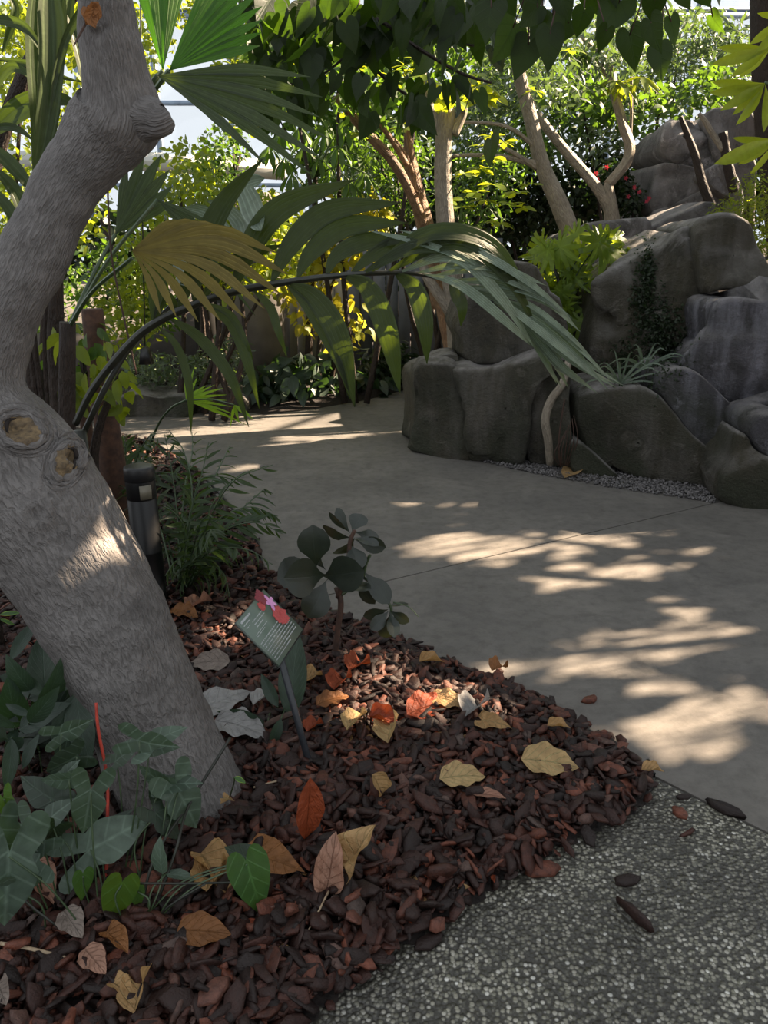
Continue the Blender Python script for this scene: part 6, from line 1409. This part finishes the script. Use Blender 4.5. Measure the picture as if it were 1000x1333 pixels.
# ================================================================== BACK WALLS, COLUMN, GLASSHOUSE
def box(name, lo, hi, mat, parent=None, kind=None, label=None):
    lo, hi = np.array(lo, float), np.array(hi, float)
    V = [(x, y, z) for z in (lo[2], hi[2]) for x, y in ((lo[0], lo[1]), (hi[0], lo[1]), (hi[0], hi[1]), (lo[0], hi[1]))]
    F = np.array([(3, 2, 1, 0), (4, 5, 6, 7)]+[(i, (i+1) % 4, (i+1) % 4+4, i+4) for i in range(4)])
    o = part(name, V, F, mat, parent, sm=False, label=label)
    if kind: o['kind'] = kind
    return o
def building():
    # concrete column with its dark neighbour
    yc = 9.3; a = at(300, 520, yc); b_ = at(366, 520, yc); top = at(330, 250, yc)[2]
    mc = plain_mat('weathered_concrete', (128, 122, 118), (94, 90, 88), 3, .8, .3)
    box('column', (a[0], yc, -.03), (b_[0]+.05, yc+.7, top), mc, None, 'structure').name = 'wall_column'
    md = plain_mat('dark_post', (34, 32, 32), (22, 21, 22), 6, .7)
    box('wall_post', (at(262, 500, yc)[0], yc-.1, -.03), (at(288, 500, yc)[0], yc+.1, at(270, 290, yc)[2]), md, None, 'structure')
    # board wall
    yb = 10.6; x0 = at(372, 450, yb)[0]; x1 = at(640, 450, yb)[0]; H = at(500, 310, yb)[2]; root = thing('wall_back_boards', (0, yb, 0), None, None); root['kind'] = 'structure'
    mb = plain_mat('grey_board', (104, 108, 116), (80, 82, 88), 4, .7, .3); mb2 = plain_mat('pale_board', (168, 164, 150), (140, 136, 124), 4, .7, .3); x = x0; k = 0
    while x < x1:
        w_ = .17; box('board', (x, yb-(.02 if k % 2 else 0), -.03), (x+w_-.012, yb+.05, H), mb if x > at(450, 450, yb)[0] else mb2, root); x += w_; k += 1
    # low wall, left, behind the left plants
    box('wall_low_left', (-9, 10.2, -.03), (at(262, 500, 10.2)[0], 10.5, at(200, 370, 10.2)[2]), mc, None, 'structure')
    # pipe
    py_ = 11; V, F, U = tube_geo([at(-60, 210, py_), at(150, 208, py_), at(372, 222, py_)], .12, 14); o = part('wall_duct', V, F, plain_mat('white_duct', (205, 204, 198), (180, 180, 176), 5, .5, .05), uv=U); o['kind'] = 'structure'
    # glazing
    yg = 17; mf = plain_mat('glazing_bar', (150, 168, 190), (120, 136, 158), 5, .5, 0)
    s = NT('glass_pane'); gl = s.n('BsdfGlossy', i_Roughness=.05); tr = s.n('BsdfTransparent', i_Color=(.98, .99, 1, 1)); mx = s.n('MixShader', i_0=.04); s.l(tr.outputs[0], mx.inputs[1]); s.l(gl.outputs[0], mx.inputs[2]); s.l(mx.outputs[0], s.out.inputs[0]); mg = s.m
    root = thing('wall_back_glazing', (0, yg, 0), None, None); root['kind'] = 'structure'
    z0, z1 = 0, 6.0; x = -12
    box('sill_wall', (-12, yg-.1, -.03), (12, yg+.1, 1.4), mc, root)
    while x <= 12:
        box('mullion', (x-.05, yg-.06, 1.4), (x+.05, yg+.06, z1), mf, root)
        for z in (1.4, 2.9, 4.4):
            if x < 12: box('pane', (x+.05, yg-.006, z+.04), (x+1.45, yg+.006, z+1.46), mg, root)
        x += 1.5
    for z in (1.4, 2.9, 4.4, 5.9): box('transom', (-12, yg-.05, z-.04), (12, yg+.05, z+.04), mf, root)
    # glass roof rising from the back wall
    root = thing('ceiling_glass_roof', (0, yg, z1), None, None); root['kind'] = 'structure'
    za, ya, zb, ybk = 6.0, yg, 11.0, 7.0
    x = -12
    d = nrm([0, ybk-ya, zb-za])
    while x <= 12:
        V, F, U = tube_geo([(x, ya, za), (x, (ya+ybk)/2, (za+zb)/2), (x, ybk, zb)], .06, 4); part('rafter', V, F, mf, root, uv=U, sm=False)
        for k in range(4):
            if x < 12:
                p = np.array([x, ya, za])+d*2.79*k; q_ = p+d*2.7; V = [p+[.05, 0, 0], p+[1.45, 0, 0], q_+[1.45, 0, 0], q_+[.05, 0, 0]]; V += [v+np.array([0, .004, .01]) for v in V]
                part('pane', V, np.array([(3, 2, 1, 0), (4, 5, 6, 7)]+[(i, (i+1) % 4, (i+1) % 4+4, i+4) for i in range(4)]), mg, root, sm=False)
        x += 1.5
    for k in range(5):
        p = np.array([0, ya, za])+d*2.79*k; V, F, U = tube_geo([p+[-12, 0, 0], p, p+[12, 0, 0]], .045, 4); part('purlin', V, F, mf, root, uv=U, sm=False)
building()

# ================================================================== ADDED UNSEEN CANOPY (right and overhead), gaps shaped so sun patches land on the path
def canopy():
    sz = SUN[2]
    def sh(P): return P[:, :2]-SUN[None, :2]/sz*P[:, 2:3]
    # sunlit patches: image ellipses on the ground (px,py,rx,ry,angle_deg of long axis in the picture)
    pat = [(600, 712, 75, 9, 6), (700, 703, 70, 7, 8), (800, 695, 60, 10, 12), (790, 752, 75, 11, 8), (900, 722, 34, 6, 5), (700, 760, 40, 5, 5), (850, 790, 40, 4, 8), (640, 735, 60, 5, 10), (780, 850, 130, 20, 10), (900, 835, 90, 14, 8), (700, 868, 60, 8, 8),
           (930, 925, 90, 24, 12), (860, 960, 80, 14, 5), (960, 975, 60, 22, 15), (800, 905, 40, 8, 10), (480, 942, 100, 24, 0), (570, 925, 50, 16, 0), (430, 895, 36, 16, 0), (470, 870, 30, 8, 0), (250, 818, 44, 30, -10), (265, 850, 24, 12, 0), (245, 790, 30, 8, 0), (40, 825, 30, 14, 0),
           (420, 570, 70, 5, 8), (460, 562, 60, 4, 6), (410, 586, 40, 3, 4), (480, 555, 50, 4, 4), (300, 562, 60, 6, 0), (310, 610, 30, 4, 2), (340, 634, 24, 3, 2), (240, 560, 60, 8, 0), (360, 545, 50, 4, 0), (560, 690, 40, 4, 4), (560, 718, 60, 7, 6), (740, 712, 60, 8, 6), (840, 742, 40, 5, 8), (880, 790, 40, 5, 8), (730, 852, 60, 14, 8), (830, 828, 60, 10, 8), (960, 930, 80, 24, 8), (840, 985, 60, 8, 5)]
    E = []
    for px, py, rx, ry, an in pat:
        rx, ry = rx*1.35, ry*1.7
        zz = .05 if inside(*G(px, py)[:2]) else 0.0; cc = G(px, py, zz); c = cc[:2]-SUN[:2]/sz*zz; a = math.radians(an)
        u = G(px+rx*math.cos(a), py-rx*math.sin(a), zz)[:2]-cc[:2]; v = G(px, py+ry)[:2]-G(px, py-ry)[:2]; v = v/2
        E.append((c, np.linalg.inv(np.stack([u, v], 1)), 1.0))
    for (px, py, Y, r_) in [(128, 680, 1.88, .11), (140, 722, 1.88, .07), (100, 600, 1.88, .08), (110, 650, 1.9, .05), (760, 345, 6.5, .32), (730, 375, 6.5, .2), (262, 50, 3.2, .22), (215, 40, 3.2, .15), (235, 20, 3.2, .2), (300, 70, 3.15, .2), (320, 140, 2.7, .06), (455, 430, 2.4, .1), (515, 430, 2.4, .08), (430, 400, 2.4, .08), (290, 340, 2.9, .12), (178, 825, 1.83, .055), (215, 720, 3.05, .07), (496, 768, 2.72, .06), (484, 780, 2.72, .05), (513, 815, 2.72, .04), (965, 300, 5.6, .14), (985, 340, 5.5, .12), (930, 285, 5.6, .08)]:
        p = at(px, py, Y); c = p[:2]-SUN[:2]/sz*p[2]; E.append((c, np.eye(2)/r_, 1.0))
    def lit(Q, pad):
        m = np.zeros(len(Q), bool)
        for c, A, _ in E:
            d = np.linalg.norm(Q-c, axis=1)+1e-9; r_ = np.linalg.norm((Q-c)@A.T, axis=1); m |= (r_*(d/(d+pad)) < 1.0)|((r_-1)*d/np.maximum(r_, 1e-6) < pad*0.55)
        return m
    specs = [((5.2, 1.2), 'unseen leafy tree added right of the path to shape its sun patches', -2.6, 3.6, .2, 3.4), ((8.5, 5.0), 'second unseen tree added behind the right outcrop to shape the shade', 3.4, 9.5, 3.4, 9.4)]
    tm = grid_leaf(1, .55, 'ovate', 3, 2, .15, .2)
    for (tx, ty), lab, gx0, gx1, gy0, gy1 in specs:
        T0 = thing('added_shade_tree', (tx, ty, 0), lab, 'tree', None)
        V, F, U = tube_geo(smooth(np.array([(tx, ty, -.02), (tx+.1, ty, 2), (tx-.3, ty+.3, 4.6)]), 6), np.linspace(.16, .09, 13), 10); part('trunk', V, F, M['bgbark'], T0, uv=U)
    # leaves are generated from the ground they shade
    n = 38000; g = np.stack([rng.uniform(-3.6, 3.6, n), rng.uniform(-1.2, 8.6, n)], 1)
    g = g[~((g[:, 1] > 6.9) | ((g[:, 1] > 5.2) & (g[:, 0] < -1.6)))]
    n = len(g); z = rng.uniform(4.3, 5.8, n)+np.clip(g[:, 1]-3, 0, 5)*.45
    P = np.concatenate([g+SUN[None, :2]/sz*z[:, None], z[:, None]], 1)
    L_ = rng.uniform(.11, .2, n); m = lit(g, .045)
    thin = rng.random(n) < .012; P = P[(~m) | thin]; L_ = L_[(~m) | thin]
    _, sx, sy, dz = in_view(P); P2 = P; k = ~((sx > -60) & (sx < 1060) & (sy > -60) & (dz > .3)); P, L_ = P[k], L_[k]
    # a second storey of larger leaves well away from the gaps
    n3 = 17000; g3 = np.stack([rng.uniform(-3.4, 3.8, n3), rng.uniform(-1.4, 6.9, n3)], 1); g3 = g3[~((g3[:, 1] > 5.2) & (g3[:, 0] < -1.6))]; g3 = g3[~lit(g3, .08)]
    z3 = rng.uniform(4.8, 6.2, len(g3))+np.clip(g3[:, 1]-3, 0, 5)*.45; P3 = np.concatenate([g3+SUN[None, :2]/sz*z3[:, None], z3[:, None]], 1); P = np.vstack([P, P3]); L_ = np.r_[L_, rng.uniform(.2, .34, len(g3))]
    # slender leaflets whose shade draws feathery streaks through the sunny patches
    n2 = 3000; g2 = np.stack([rng.uniform(-.6, 3.4, n2), rng.uniform(.9, 5.2, n2)], 1); g2 = g2[lit(g2, .0)]; z2 = rng.uniform(4.4, 5.4, len(g2)); PS = np.concatenate([g2+SUN[None, :2]/sz*z2[:, None], z2[:, None]], 1)
    split = P[:, 1]+.3*P[:, 0] < 5.6
    roots = [o for o in C.objects if o.name.startswith('added_shade_tree')]
    if len(PS):
        ms = rand_frames(len(PS), .55, 0, 1.5, np.tile([SUN[0], SUN[1], .05], (len(PS), 1)), .10); V, F, U, T = inst(grid_leaf(1, .026, 'lance', 3, 2, .1, .1), ms, PS); part('leaflets', V, F, M['canopy'], roots[0], uv=U, tint=T, kind='stuff')
    for sel, T0 in ((split, roots[0]), (~split, roots[1])):
        M3 = rand_frames(sel.sum(), 1, .25, 1.1); M3 /= np.linalg.norm(M3[:, :, 1], axis=1)[:, None, None]; M3 = M3*L_[sel][:, None, None]
        V, F, U, T = inst(tm, M3, P[sel]); part('foliage', V, F, M['canopy'], T0, uv=U, tint=T, kind='stuff')
        tl = WM[T0.name].translation; c0 = P[sel].mean(0)
        for q in range(9):
            e = P[sel][rng.integers(sel.sum())]; V, F, U = tube_geo(smooth(np.array([(tl[0]-.2, tl[1]+.2, 4.2), (np.array(tl)+e)/2+[0, 0, 2.0], e]), 5), np.linspace(.05, .012, 11), 6); part('branch', V, F, M['bgbark'], T0, uv=U)
canopy()
print('objects', len(C.objects))
